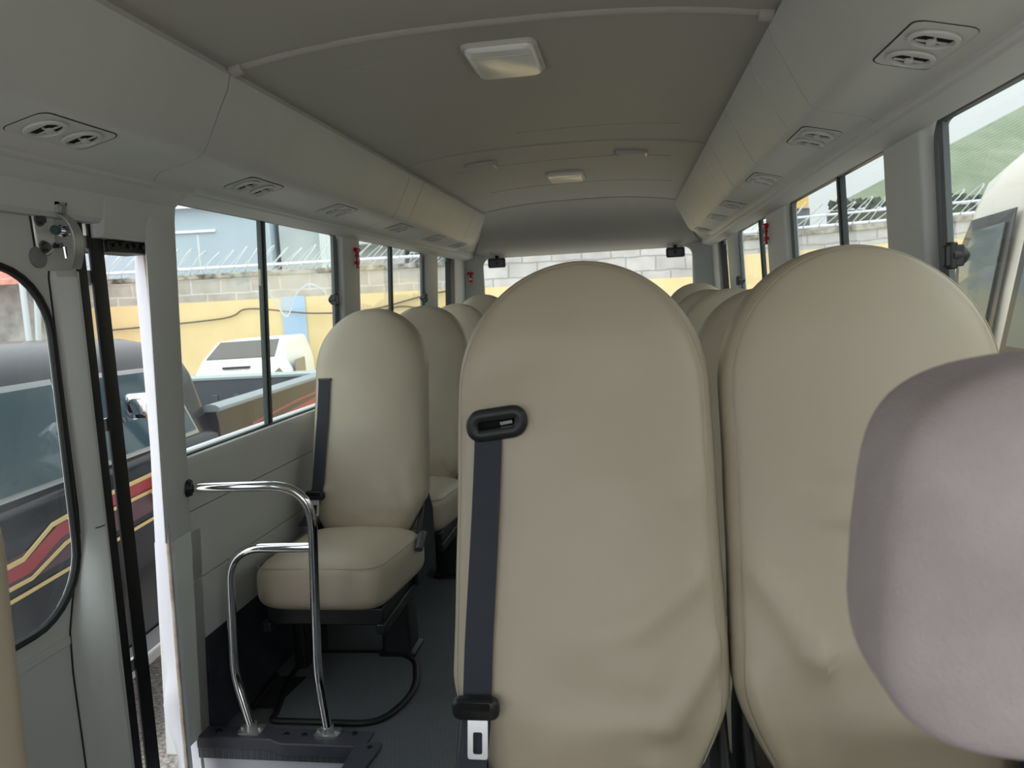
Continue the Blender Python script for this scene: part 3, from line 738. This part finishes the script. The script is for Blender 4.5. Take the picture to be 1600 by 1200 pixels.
# steel hinge arm
hg = MB(); P_ = [(y, z) for y, z in [(1.470,1.443),(1.478,1.449),(1.53,1.449),(1.53,1.375),(1.515,1.362),(1.498,1.355),(1.482,1.358),(1.474,1.372)]]
hg.prism([(LX+.001,y,z) for y, z in P_], (.007,0,0)); hgo = hg.build('hinge_plate', mat('bright_zinc', (222,224,222), .35, .35), dr_, bevel=.003)
b = MB(); b.tube([(LX+.002,y,z) for y, z in P_], .0022, 6, True); b.build('plate_edge', M['seam'], hgo)
b = MB()
for y, z in ((1.486,1.430),(1.492,1.374)): b.cyl((LX+.008,y,z),(LX+.012,y,z),.014,.013,20); b.cyl((LX+.012,y,z),(LX+.020,y,z),.009,.009,6)
b.build('hinge_bolt', mat('dull_steel', (110,112,112), .4, .9), hgo)
arm = smoothpath([(LX+.030,1.520,1.447),(LX+.048,1.527,1.430),(LX+.056,1.534,1.40),(LX+.050,1.540,1.36),(LX+.034,1.546,1.328)],5)
b = MB(); b.loft([[(p.x-.003,p.y-.015,p.z),(p.x+.003,p.y-.015,p.z),(p.x+.003,p.y+.015,p.z),(p.x-.003,p.y+.015,p.z)] for p in arm]); b.build('hinge_arm', M['steel'], hgo, bevel=.001)
b = MB(); b.cyl((LX+.036,1.500,1.408),(LX+.036,1.562,1.406),.007,.007,14); b.cyl((LX+.036,1.555,1.406),(LX+.036,1.560,1.406),.013,.013,8); b.cyl((LX+.036,1.512,1.408),(LX+.036,1.522,1.408),.013,.013,8)
b.box(LX+.006,LX+.03,1.512,1.53,1.372,1.384); b.cyl((LX+.03,1.525,1.375),(LX+.03,1.527,1.350),.004,.004,8); b.build('hinge_pin', M['chrome'], hgo)
b = MB(); b.cyl((LX+.036,1.492,1.408),(LX+.036,1.502,1.408),.010,.010,10); b.build('pin_cap', mat('green_cap', (50,84,80), .5), hgo)
b = MB(); q0 = (LX+.034); b.box(q0,q0+.012,1.500,1.527,1.462,1.467); b.box(q0,q0+.012,1.500,1.505,1.445,1.467); b.box(q0,q0+.012,1.522,1.527,1.445,1.467); b.build('catch_loop', M['steel'], hgo)

# ------------------------------------------------------------------ outside
GZ = -.65
gm = mat('pale_gravel', (236,230,222), .9, bump=1.0, scale=60, detail=4, rgb2=(140,132,124), vscale=55)
g = MB(); n = 2; g.add([(-40,-40,GZ),(40,-40,GZ),(40,40,GZ),(-40,40,GZ)], [(0,1,2,3)]); go = struct(g.build('ground', gm, smooth=False)); 
nA = Vector((-.153,.988,0)).normalized(); tA = Vector((nA.y,-nA.x,0))
WC = Vector((C.x, C.y, 0))
def wp(X, z, d=11.0):   # point at world X on the vertical plane d metres down the view axis
    o = WC+nA*d; return o+tA*((X-o.x)/tA.x)+Vector((0,0,z))
def block_mat(name, base, base2, mortar):
    m = bpy.data.materials.new(name); m.use_nodes = True; nt = m.node_tree; b = nt.nodes['Principled BSDF']; b.inputs['Roughness'].default_value = .9
    tc = nt.nodes.new('ShaderNodeTexCoord'); sp = nt.nodes.new('ShaderNodeSeparateXYZ'); cb = nt.nodes.new('ShaderNodeCombineXYZ')
    nt.links.new(tc.outputs['Object'], sp.inputs[0]); nt.links.new(sp.outputs['X'], cb.inputs['X']); nt.links.new(sp.outputs['Z'], cb.inputs['Y'])
    br = nt.nodes.new('ShaderNodeTexBrick'); br.inputs['Scale'].default_value = 1.0; br.inputs['Brick Width'].default_value = .42; br.inputs['Row Height'].default_value = .2; br.inputs['Mortar Size'].default_value = .014; br.inputs['Mortar Smooth'].default_value = .6
    br.inputs['Color1'].default_value = lin(base)+(1,); br.inputs['Color2'].default_value = lin(base2)+(1,); br.inputs['Mortar'].default_value = lin(mortar)+(1,)
    nz = nt.nodes.new('ShaderNodeTexNoise'); nz.inputs['Scale'].default_value = 4; nz.inputs['Detail'].default_value = 6; nt.links.new(tc.outputs['Object'], nz.inputs['Vector'])
    vm = nt.nodes.new('ShaderNodeVectorMath'); vm.operation = 'MULTIPLY_ADD'; vm.inputs[1].default_value = (.06,.06,0); nt.links.new(nz.outputs['Color'], vm.inputs[0]); nt.links.new(cb.outputs[0], vm.inputs[2])
    nt.links.new(vm.outputs[0], br.inputs['Vector'])
    mx = nt.nodes.new('ShaderNodeMix'); mx.data_type = 'RGBA'; mx.blend_type = 'MULTIPLY'; mx.inputs['Factor'].default_value = .45
    rp = nt.nodes.new('ShaderNodeValToRGB'); rp.color_ramp.elements[0].position = .3; rp.color_ramp.elements[1].position = .65; rp.color_ramp.elements[0].color = (.45,.43,.40,1)
    nt.links.new(nz.outputs['Fac'], rp.inputs['Fac']); nt.links.new(br.outputs['Color'], mx.inputs['A']); nt.links.new(rp.outputs['Color'], mx.inputs['B']); nt.links.new(mx.outputs['Result'], b.inputs['Base Color'])
    return m
M['block'] = block_mat('grey_blockwork', (188,182,172), (172,166,156), (205,200,190))
M['blockw'] = block_mat('pale_blockwork', (196,194,190), (180,178,176), (152,150,148))
M['yellow'] = mat('yellow_wall_paint', (214,190,140), .85, rgb2=(224,202,156), vscale=1.5, bump=.2, scale=20)
M['coping'] = mat('stained_coping', (170,164,150), .9, rgb2=(70,66,58), vscale=9)
M['bluep'] = mat('pale_blue_paint', (160,184,208), .8, var=.05, vscale=3)
M['galv'] = mat('galvanised_steel', (200,204,206), .45, .4)
M['razor'] = mat('razor_wire_steel', (205,208,210), .5, .2)
def wall_seg(name, label, t0, t1, zy, zt, d=11.0, bm_='block', dirv=None, n_=None):
    p0, p1 = (wp(t0,0,d), wp(t1,0,d))
    return wall_between(name, label, p0, p1, zy, zt, bm_)
def wall_between(name, label, p0, p1, zy, zt, bm_):
    v = p1-p0; L = v.length; ang = math.atan2(v.y, v.x)
    r = thing(name, label, 'wall', (p0.x,p0.y,GZ), ang, group='yard walls')
    b = MB(); b.box(0,L,-.012,.2,0,zy-GZ); b.build('painted_base', M['yellow'], r, smooth=False)
    b = MB(); b.box(0,L,0,.19,zy-GZ,zt-.07-GZ); b.build('block_courses', M[bm_], r, smooth=False)
    b = MB(); b.box(0,L,-.03,.22,zt-.07-GZ,zt-GZ); b.build('coping', M['coping'], r, bevel=.01)
    return r, L
wl, L1 = wall_seg('yard_wall', 'long yard wall, yellow below and grey blocks above, beyond the single seat windows', -12, -1.75, 1.41, 1.80)
b = MB(); k0 = (12-4.56)/tA.x; b.box(k0,k0+.34,-.035,.0,0,1.42-GZ); b.build('blue_pilaster', M['bluep'], wl, bevel=.005)
b = MB(); b.tube([(0,.08,1.86-GZ),(L1,.08,1.90-GZ)], .022, 8); 
b.build('pipe_rail', M['white'], wl)
for k in range(6): 
    b = MB(); b.cyl((1+k*1.8,.08,1.78-GZ),(1+k*1.8,.08,2.35-GZ),.015,n=8); b.build('wire_post', M['galv'], wl)
wr_, L2 = wall_seg('yard_wall', 'pale block wall seen through the rear window, yellow at its foot', -1.75, 1.35, 1.40, 2.25, bm_='blockw')
pA, pB = wp(1.35,0,11.0), wp(4.6,0,9.0)
w3, L3 = wall_between('yard_wall', 'yard wall with two pipe rails beyond the double seat windows', pA, pB, 1.66, 1.92, 'blockw')
b = MB(); b.tube([(0,.08,1.96-GZ),(L3,.08,1.94-GZ)], .022, 8); b.build('pipe_rail', M['white'], w3)
b = MB(); b.tube([(0,.08,2.10-GZ),(L3,.08,2.08-GZ)], .015, 8); b.build('pipe_rail', M['white'], w3)
# razor wire coils
def razor(p0, p1, z, rad, turns, label, seed):
    v = p1-p0; L = v.length; t = v.normalized(); nn = Vector((-t.y,t.x,0)); pts = []
    N = turns*14; rr = random.Random(seed)
    for k in range(N+1):
        a_ = 2*PI*k/14; q = rad*(1+.12*math.sin(k*.37))
        pts.append(p0+t*(L*k/N +   .17*math.sin(a_))+nn*(.08+q*.6*math.cos(a_))+Vector((0,0,z+q*math.sin(a_)+q)))
    b = MB(); b.tube(pts, .007, 5); return tag(b.build('razor_wire_coil', M['razor'], smooth=False), label, 'razor wire', 'razor wire coils')
razor(wp(-8.3,0), wp(-1.75,0), 1.80, .17, 34, 'coil of razor wire along the grey and yellow yard wall', 1)
razor(pA, pB, 1.93, .16, 18, 'coil of razor wire on the wall with two pipe rails', 2)
# sagging cables on the wall
def cable(pts, label):
    b = MB(); b.tube(smoothpath(pts, 6), .011, 6); tag(b.build('cable', mat('brown_cable', (96,84,70), .8)), label, 'cable', 'wall cables')
cable([wp(-7.0,1.08,10.95),wp(-5.4,1.16,10.95),wp(-5.0,1.28,10.95),wp(-4.1,1.17,10.9),wp(-3.3,1.18,10.95),wp(-2.4,1.36,10.95),wp(-1.8,1.40,10.95)], 'upper dark cable sagging across the yellow yard wall')
cable([wp(-3.5,1.02,10.95),wp(-2.9,1.20,10.95),wp(-2.3,1.08,10.95),wp(-1.8,1.10,10.95)], 'lower thin cable across the yellow wall in the second side window')
# buildings behind
M['bluefac'] = mat('blue_grey_render', (168,182,194), .8, var=.04, vscale=1)
M['greyfac'] = mat('grey_render', (176,184,186), .8, var=.06, vscale=2)
M['dkfac'] = mat('dark_steel_cladding', (104,112,116), .7, var=.15, vscale=4)
def bld(name, label, t0, t1, z1, d, m, dep=4):
    p = wp(t0,0,d); ang = math.atan2(tA.y, tA.x)
    r = thing(name, label, 'building', (p.x,p.y,GZ), ang)
    b = MB(); b.box(0,(t1-t0)/tA.x-.02,0,dep,0,z1-GZ); b.build('wall', M[m], r, smooth=False); return r
B1 = bld('building', 'plain blue grey building beyond the razor wire, behind the first side window', -10.4, -6.05, 3.15, 14.2, 'bluefac')
b = MB(); b.box(-.1,4.36,-.15,4,3.15-GZ,3.25-GZ); b.build('roof_edge', M['white'], B1)
b = MB(); b.box(.3,.9,-.06,0,2.5-GZ,3.0-GZ); b.build('yellow_sign', mat('yellow_sign', (232,190,70), .6), B1); 
b = MB(); b.box(1.9,3.4,-.04,0,2.72-GZ,2.76-GZ); b.build('ledge', M['white'], B1)
B2 = bld('building', 'grey building with ledges and a white window, beside the blue grey one', -6.0, -3.75, 3.6, 14.4, 'greyfac')
b = MB(); b.box(.3,.75,-.08,0,2.80-GZ,3.4-GZ); b.build('window_surround', M['white'], B2)
b = MB(); b.box(.36,.69,-.085,-.07,2.88-GZ,3.3-GZ); b.build('window_pane', mat('grey_pane', (150,160,165), .3), B2)
b = MB(); b.box(1.3,2.3,-.35,0,2.35-GZ,2.45-GZ); b.box(1.3,2.3,-.3,0,2.45-GZ,3.2-GZ); b.build('balcony', mat('pale_panel', (200,208,210), .7), B2)
b = MB(); b.box(.78,1.25,-.2,0,1.9-GZ,3.1-GZ); b.build('buttress', mat('pale_column', (198,206,206), .8), B2)
B3 = bld('shed', 'dark clad shed behind the razor wire in the second side window', -3.7, -1.6, 2.85, 14.6, 'dkfac')
for k in range(4):
    b = MB(); b.box(.0,2.1,-.04,0,1.95+.22*k-GZ,1.98+.22*k-GZ); b.build('rail', M['greyfac'], B3)
# shack, poles in the door window
def at(u, v, d):
    c = Vector((u-800, 600-v, f)); w_ = towrld(c); return C+w_*(d/w_.dot(nA))
sh = thing('lean_to_shack', 'lean-to shack with red roof seen through the door window', 'shack', (at(20,480,10).x, at(20,480,10).y, GZ), math.atan2(tA.y,tA.x))
b = MB(); b.box(-1.6,.35,0,.6,0,1.95-GZ); b.build('wall', mat('weathered_boards', (130,128,124), .9, rgb2=(176,172,164), vscale=5), sh, smooth=False)
b = MB(); b.prism([(-1.8,-.5,1.72-GZ),(-1.8,-.5,1.78-GZ),(-1.8,.7,2.2-GZ),(-1.8,.7,2.14-GZ)], (2.35,0,0)); b.build('roof', mat('red_roof_sheet', (196,92,84), .8, rgb2=(214,150,130), vscale=7), sh, smooth=False)
for (u, lab) in ((37,'leaning grey pole nearest the shack roof'),(58,'pale grey upright pole beside the leaning pole')):
    p = at(u-6 if u < 45 else u-3, 415, 9.2 if u < 45 else 9.5); q = at(u+12 if u < 45 else u+4, 560, 9.2 if u < 45 else 9.5); k = (GZ-q.z)/(p.z-q.z); e = q+(p-q)*k
    b = MB(); b.cyl(e, p, .035, .035, 12); tag(b.build('metal_pole', M['galv']), lab, 'pole', 'poles by the shack')

# green barn roof, bushes, yellow block on the right
gr = thing('green_barn', 'barn with large green corrugated roof beyond the double seat windows', 'building', tuple(wp(5.2,GZ,20)), 0)
e0, e1, r0, r1 = at(1300,322,20), at(1900,295,19), at(1650,137,27), at(2300,100,27)
e0.z = min(e0.z, 3.2)
rb_ = MB(); N = 60; rows = []
for j in range(2):
    pass
base = wp(5.2,GZ,20)
top_, bot_ = [], []
for k in range(N*2+1):
    t = k/(N*2); off = Vector((0,-.03,.03))*(1 if k % 2 else -1)
    bot_.append(e0.lerp(e1,t)+off-base); top_.append(r0.lerp(r1,t)+off-base)
thk = Vector((0,.05,-.05))
rb_.loft([bot_, top_, [p+thk for p in top_], [p+thk for p in bot_], bot_], False, False)
rb_.build('corrugated_roof', mat('faded_green_sheet', (146,158,136), .7, rgb2=(170,178,158), vscale=1.2), gr, smooth=False)
b = MB(); a0, a1 = e0-base, e1-base; b.add([a0+Vector((.3,.4,-.1)), a1+Vector((0,.4,-.1)), Vector((a1.x,a1.y+.4,0)), Vector((a0.x+.3,a0.y+.4,0))], [(0,1,2,3)])
b.v += [(x, y+.2, z) for x, y, z in b.v]; b.f += [(4,5,6,7)]; b.m += [0]; b.build('wall', M['dkfac'], gr, smooth=False)
vg = MB(); rr = random.Random(3)
for k in range(420):
    u = 1296+rr.random()*320; v = 320-.045*(u-1300)+rr.gauss(0,2.2); p = at(u, v, 17.5+rr.random()); s_ = .05+.09*rr.random()
    d1 = Vector((rr.gauss(0,1),rr.gauss(0,1),rr.gauss(0,1))).normalized()*s_; d2 = Vector((rr.gauss(0,1),rr.gauss(0,1),rr.gauss(0,1))).normalized()*s_
    vg.add([p-d1, p+d2, p+d1, p-d2], [(0,1,2,3)])
p0, p1 = at(1296,330,17.9), at(1640,312,17.9)
vg.prism([p0,p1,Vector((p1.x,p1.y,GZ)),Vector((p0.x,p0.y,GZ))], (0,.25,0))
tag(vg.build('hedge', mat('dark_foliage', (62,70,60), .9, rgb2=(96,104,88), vscale=6), smooth=False), 'dark ragged hedge line below the green barn roof', 'hedge', kind='stuff')
yb = thing('yellow_tower', 'small yellow topped block rising over the wall, beside the barn roof', 'building', (at(1236,330,20).x, at(1236,330,20).y, GZ), math.atan2(tA.y,tA.x))
b = MB(); b.box(-.15,.45,0,.6,3.15-GZ,3.62-GZ); b.build('yellow_top', mat('yellow_cladding', (226,188,104), .8), yb)
b = MB(); b.box(-.35,.5,.05,.6,0,3.15-GZ); b.build('wall', M['dkfac'], yb)

# neighbouring minibus on the right
nb = thing('neighbour_minibus', 'white minibus with tinted windows parked beside the double seat windows', 'minibus', (2.4,3.0,GZ))
def busprof(y, k=1.0):  # cross-section (x from 0 at our side, z from ground)
    return None
bw = 2.0
sec = [(.02,.35),(0,.5),(0,1.50),(.012,1.75),(.05,2.1),(.075,2.32),(.12,2.45),(.22,2.54),(.45,2.60),(1.0,2.63)]
full = sec+[(bw-x, z) for x, z in sec[::-1][1:]]
def bring(y, kz, inset): return [(bw/2+(x-bw/2)*(1-inset), y, .35+(z-.35)*kz) for x, z in full]
b = MB(); b.loft([bring(y, (H-.35)/(2.63-.35), ins) for y, H, ins in ((-4.5,2.70,0),(1.0,2.70,0),(1.6,2.69,.002),(2.0,2.66,.005),(2.25,2.60,.01),(2.42,2.47,.018),(2.54,2.22,.03),(2.62,1.75,.045),(2.66,1.2,.055),(2.67,.7,.06))])
b.build('body', mat('cream_white_paint', (238,228,214), .25, coat=.4), nb, angle=50)
M['tint'] = mat('dark_tinted_glass', (88,104,104), .06, spec=.8)
M['bframe'] = mat('black_glass_border', (40,44,46), .2)
def side_x(z, k=2.28/2.35):  # x of our-side face at height z (above ground)
    z = .35+(z-.35)*k
    for (x0,z0),(x1,z1) in zip(sec, sec[1:]):
        if z0 <= z <= z1: return x0+(x1-x0)*(z-z0)/(z1-z0)
    return 0
def side_pane(pts, m, off, name, par):
    b = MB(); V_ = [Vector((side_x(z)-off+ins, y, z)) for y, z, ins in pts]
    b.prism(V_, (-.006,0,0)); return b.build(name, m, par, smooth=False)
wp1 = side_pane([(1.86,1.40,.0),(2.50,1.40,.03),(2.40,2.0,.015),(2.24,2.20,.008),(1.66,2.22,.0)], M['bframe'], .030, 'window_border', nb)
side_pane([(1.94,1.45,.0),(2.40,1.45,.02),(2.31,1.95,.008),(2.15,2.13,.004),(1.76,2.15,.0)], M['tint'], .037, 'pane', wp1)
for y0, y1 in ((.45,1.52),(-.75,.35),(-2.0,-.85)):
    wpp = side_pane([(y0,1.40,0),(y1+(.2 if y1>1 else 0),1.40,0),(y1,2.22,.01),(y0,2.22,0)], M['bframe'], .030, 'window_border', nb)
    side_pane([(y0+.08,1.46,0),(y1-.08+(.18 if y1>1 else 0),1.46,0),(y1-.08,2.14,.005),(y0+.08,2.14,0)], M['tint'], .037, 'pane', wpp)
for y in (-3.2, 1.0):
    b = MB(); b.cyl((-.01,y,.38),(.22,y,.38),.38,.38,28); b.build('wheel', M['rubber'], nb)
    b = MB(); b.cyl((bw-.22,y,.38),(bw+.01,y,.38),.38,.38,28); b.build('wheel', M['rubber'], nb)

# black pickup beside the entry door
PX = -1.95
pk = thing('pickup_truck', 'black double cab pickup with red and gold stripes parked beside the entry door', 'pickup truck', (PX,3.9,GZ), math.radians(4.5))
M['pblack'] = mat('black_car_paint', (13,17,26), .22, coat=.12, spec=.3)
M['pglass'] = mat('pickup_glass', (64,84,92), .05, spec=.6)
M['gold'] = mat('gold_stripe', (226,196,130), .4); M['pred'] = mat('red_stripe', (168,52,60), .35); M['maroon'] = mat('maroon_band', (86,50,58), .3)
Wd = 1.86
# local: x 0 (our side) to -Wd, y along (+ towards bed), z from ground
def lower(y, z0, z1, bulge=.03, ins=0): return [(-ins-.02,y,z0),(bulge-ins-.01,y,z0+.25*(z1-z0)),(bulge-ins,y,z0+.6*(z1-z0)),(-ins,y,z1-.03),(-ins-.03,y,z1),(-Wd+.03+ins,y,z1),(-Wd+ins,y,z1-.03),(-Wd-bulge+ins,y,z0+.6*(z1-z0)),(-Wd-bulge+ins+.01,y,z0+.25*(z1-z0)),(-Wd+.02+ins,y,z0)]
b = MB(); b.loft([lower(-3.0,.55,.95,.0,.18), lower(-2.85,.42,1.10,.02,.06), lower(-2.2,.38,1.18), lower(-1.75,.36,1.225), lower(-.04,.36,1.25)]); body = b.build('cab_body', M['pblack'], pk, angle=40)
def gh(y, z, ins): return [(-ins,y,z),(-Wd+ins,y,z)]
# greenhouse as loft of horizontal rings
def ring_h(z, y0, y1, ins, r=.12):
    cx, cy = -Wd/2, (y0+y1)/2; return [(cx+px, cy+py, z) for px, py in rrect(Wd/2-ins, (y1-y0)/2, r, 5)]
b = MB(); b.loft([ring_h(1.22,-2.0,.02,.03,.10), ring_h(1.30,-1.9,.03,.05,.10), ring_h(1.55,-1.62,.05,.12,.13), ring_h(1.66,-1.48,.05,.17,.16), ring_h(1.72,-1.36,.0,.24,.2), ring_h(1.765,-1.2,-.12,.36,.2), ring_h(1.785,-.95,-.4,.6,.2)]); b.build('cab_roof', M['pblack'], pk, angle=40)
def gx(z): 
    for (z0,i0),(z1,i1) in zip(((1.22,.03),(1.30,.05),(1.55,.12),(1.66,.17)),((1.30,.05),(1.55,.12),(1.66,.17),(1.72,.24))):
        if z0 <= z <= z1: return -(i0+(i1-i0)*(z-z0)/(z1-z0))
    return -.05
def gpane(pts, m, off, name, par=None):
    b = MB(); b.prism([Vector((gx(z)+off,y,z)) for y, z in pts], (-.006,0,0)); return b.build(name, m, par or pk, smooth=False)
for pts in ([(-1.85,1.275),(-1.19,1.275),(-1.15,1.62),(-1.52,1.62)], [(-1.05,1.275),(-.22,1.275),(-.30,1.60),(-1.03,1.62)]):
    cy = sum(p[0] for p in pts)/4; cz = 1.447
    fo = gpane([(cy+(y-cy)*1.07, cz+(z-cz)*1.12) for y, z in pts], M['steel'], .010, 'window_surround')
    gpane(pts, M['pglass'], .016, 'side_window', fo)
def pside(z): # body side x at height z
    z0, z1 = .36, 1.25; t = (z-z0)/(z1-z0)
    if t < .25: return -.02+(.04)*t/.25
    if t < .6: return .02+.01*(t-.25)/.35
    return .03-.03*(t-.6)/.36
def stripe(pts, wd, m, off, name, y_lo=-2.4):
    b = MB(); rings = []
    for y, z in pts:
        rings.append([(pside(z-wd/2)+off,y,z-wd/2),(pside(z+wd/2)+off,y,z+wd/2),(pside(z+wd/2)+off-.004,y,z+wd/2),(pside(z-wd/2)+off-.004,y,z-wd/2)])
    b.loft(rings); return b.build(name, m, pk, smooth=False)
stripe([(-2.3,.98),(-1.6,1.03),(-.05,1.07)], .10, M['maroon'], .006, 'maroon_band')
stripe([(-2.3,1.04),(-1.62,1.06),(-1.45,1.13),(-1.2,1.15),(-.05,1.17)], .016, M['gold'], .011, 'gold_stripe')
stripe([(-2.3,1.02),(-1.6,1.03),(-1.42,1.095),(-1.2,1.12),(-.05,1.14)], .05, M['pred'], .009, 'red_stripe')
stripe([(-2.3,.98),(-1.6,.985),(-1.4,1.045),(-1.1,1.085),(-.05,1.10)], .013, M['gold'], .012, 'gold_stripe')
stripe([(-2.3,.93),(-1.6,.945),(-.05,.99)], .012, M['gold'], .011, 'gold_stripe')
# door joints, handles, mirror, 4x4 lettering
for y in (-1.10,-.02):
    b = MB(); b.tube([(pside(z)+.001,y,z) for z in (.5,.7,.9,1.1,1.24)], .005, 6); b.build('door_gap', M['seam'], pk)
for y in (-1.26,-.25):
    b = MB(); b.tube([(.012,y-.10,1.12),(.035,y-.06,1.125),(.040,y,1.125),(.035,y+.06,1.125),(.012,y+.10,1.13)], [.012,.018,.02,.018,.010], 12); b.build('door_handle', M['chrome'], pk)
b = MB(); b.loft([[(.12+px,-.95+dy,1.50+pz) for px,pz in rrect(.07*k,.055*k,.03,5)] for dy,k in ((-.05,.6),(-.03,.95),(0,1),(.03,.9),(.045,.6))]); b.obox((.03,-.95,1.44),(.05,0,.01),(0,.015,0),(0,0,.012)); b.build('side_mirror', M['chrome'], pk)
tx = bpy.data.curves.new('offroad_lettering', 'FONT'); tx.body = '4X4'; tx.size = .21; tx.extrude = .002; tx.shear = .3; tx.align_x = 'CENTER'
to = bpy.data.objects.new('lettering', tx); COL.objects.link(to); tx.materials.append(M['gold']); to.parent = pk
tm = bpy.data.meshes.new_from_object(to.evaluated_get(bpy.context.evaluated_depsgraph_get())); bpy.data.objects.remove(to)
to = bpy.data.objects.new('lettering', tm); COL.objects.link(to); to.parent = pk
to.rotation_euler = (PI/2,0,PI/2); to.location = (.045,-.66,1.035)
b = MB(); b.box(-.02,.10,-1.9,-.2,.40,.44); b.box(.0,.12,-1.9,-.2,.44,.47); b.build('running_board', M['steel'], pk, bevel=.01)
# bed
bz = 1.335; by0, by1 = -.02, 2.05
b = MB(); b.loft([lower(by0,.42,bz), lower(by1,.42,bz)][0:2], True, False)
b = MB()
for sgn in (0,1):
    xo = 0 if sgn == 0 else -Wd
    dx = -1 if sgn == 0 else 1
    ring = lambda y: [(xo+dx*.02,y,.45),(xo-dx*.03,y,.68),(xo-dx*.03,y,.95),(xo,y,bz-.05),(xo+dx*.01,y,bz),(xo+dx*.10,y,bz),(xo+dx*.11,y,bz-.06),(xo+dx*.11,y,.60)]
    b.loft([ring(by0), ring(by1)])
b.box(-Wd+.1,-.1,by0,by1,.55,.60); b.build('bed_side', M['pblack'], pk, angle=40)
for xo, dx in ((0,-1),(-Wd,1)):
    b = MB(); b.tube([(xo+dx*.05,by0+.02,bz+.012),(xo+dx*.05,by1,bz+.012)], 0, 10, flat=(.028,.055)); b.build('bed_rail', mat('grey_rail_cap', (150,158,164), .35, .3), pk)
b = MB(); b.box(-Wd+.08,-.08,by1-.06,by1+.02,.6,bz); 
for k in range(9): b.box(-Wd+.15+k*.18,-Wd+.20+k*.18,by1-.075,by1-.05,.65,bz-.12)
b.build('tailgate', mat('dark_grey_liner', (74,80,88), .6), pk, bevel=.006)
b = MB(); b.tube([(-Wd+.06,by1-.02,bz+.012),(-.06,by1-.02,bz+.012)], 0, 10, flat=(.03,.05)); b.build('tailgate_cap', mat('grey_gate_cap', (168,176,178), .4, .3), pk)
stripe([(.1,1.10),(1.0,1.16),(2.0,1.20)], .05, M['pred'], .009, 'red_stripe'); stripe([(.1,1.06),(1.0,1.13),(2.0,1.17)], .012, mat('orange_stripe', (236,140,96), .4), .011, 'orange_stripe')
stripe([(.4,1.20),(1.2,1.235),(2.0,1.25)], .014, M['pred'], .009, 'red_stripe')
b = MB(); b.tube([(.026,.48+.16*math.cos(PI*k/10),1.02+.09*math.sin(PI*k/10)) for k in range(11)], .006, 6); b.build('fuel_flap', M['seam'], pk)
for y in (-2.15,1.05):
    for x0, x1 in ((-.22,.02),(-Wd-.02,-Wd+.22)):
        b = MB(); b.cyl((x0,y,.39),(x1,y,.39),.39,.39,28); wh = b.build('wheel', M['rubber'], pk, bevel=.02)
    b = MB(); b.cyl((.0,y,.39),(.026,y,.39),.24,.22,20); b.build('wheel_rim', M['steel'], pk)

# white vehicle beyond the pickup bed
p = at(390, 590, 9.2)
wv = thing('white_van', 'white van front with dark sloping glass against the yellow wall, beyond the pickup bed', 'van', (p.x,p.y,GZ), math.atan2(tA.y,tA.x)+.1)
zt = .88-GZ
b = MB(); b.loft([[(-.62,-.02,0),(.52,-.02,0),(.52,1.6,0),(-.62,1.6,0)], [(-.62,-.02,zt-.36),(.52,-.02,zt-.36),(.54,1.6,zt-.36),(-.62,1.6,zt-.36)], [(-.56,.05,zt-.22),(.42,.05,zt-.22),(.52,1.5,zt-.2),(-.56,1.5,zt-.2)], [(-.42,.32,zt),(.38,.32,zt+.02),(.47,1.4,zt+.02),(-.42,1.4,zt)]])
b.build('body', mat('clean_white_paint', (232,236,236), .3), wv, bevel=.04, seg=3, angle=50)
b = MB(); b.prism([(-.50,.075,zt-.20),(.30,.075,zt-.20),(.33,.32,zt-.005),(-.38,.32,zt-.015)], (0,-.02,.012)); b.build('dark_glass', mat('brown_glass', (92,88,84), .15), wv, smooth=False)
b = MB()
for x in (-.40,-.25,-.06,.12): b.tube([(x,-.02,zt-.95),(x,-.025,zt-.40),(x+.01,.0,zt-.34)], .028, 10)
b.build('panel_rib', mat('rib_white', (240,244,244), .3), wv)
b = MB(); b.box(-.30,.02,-.03,.02,zt-.315,zt-.29); b.box(-.56,-.53,-.03,.0,zt-.62,zt-.42); b.obox((.24,-.03,zt-.50),(.012,0,.004),(0,.01,0),(-.004,0,.10)); b.build('vent_slot', M['black'], wv)
b = MB(); b.loft([[(.545,.35+q*(.42*k),zt-.45+pz*k) for q,pz in rrect(.9,.2,.12,5)] for k in (1,)]*1+[[(.552,.35+q*(.42),zt-.45+pz) for q,pz in rrect(.9,.2,.12,5)]]); b.build('side_window', M['pglass'], wv)
b = MB(); b.prism([(.40,-.03,zt-.75),(.40,-.03,zt-.38),(.36,-.03,zt-.33),(.30,-.03,zt-.38),(.28,-.03,zt-.75)], (0,.01,0)); b.build('quarter_window', mat('olive_glass', (120,116,88), .2), wv, smooth=False)
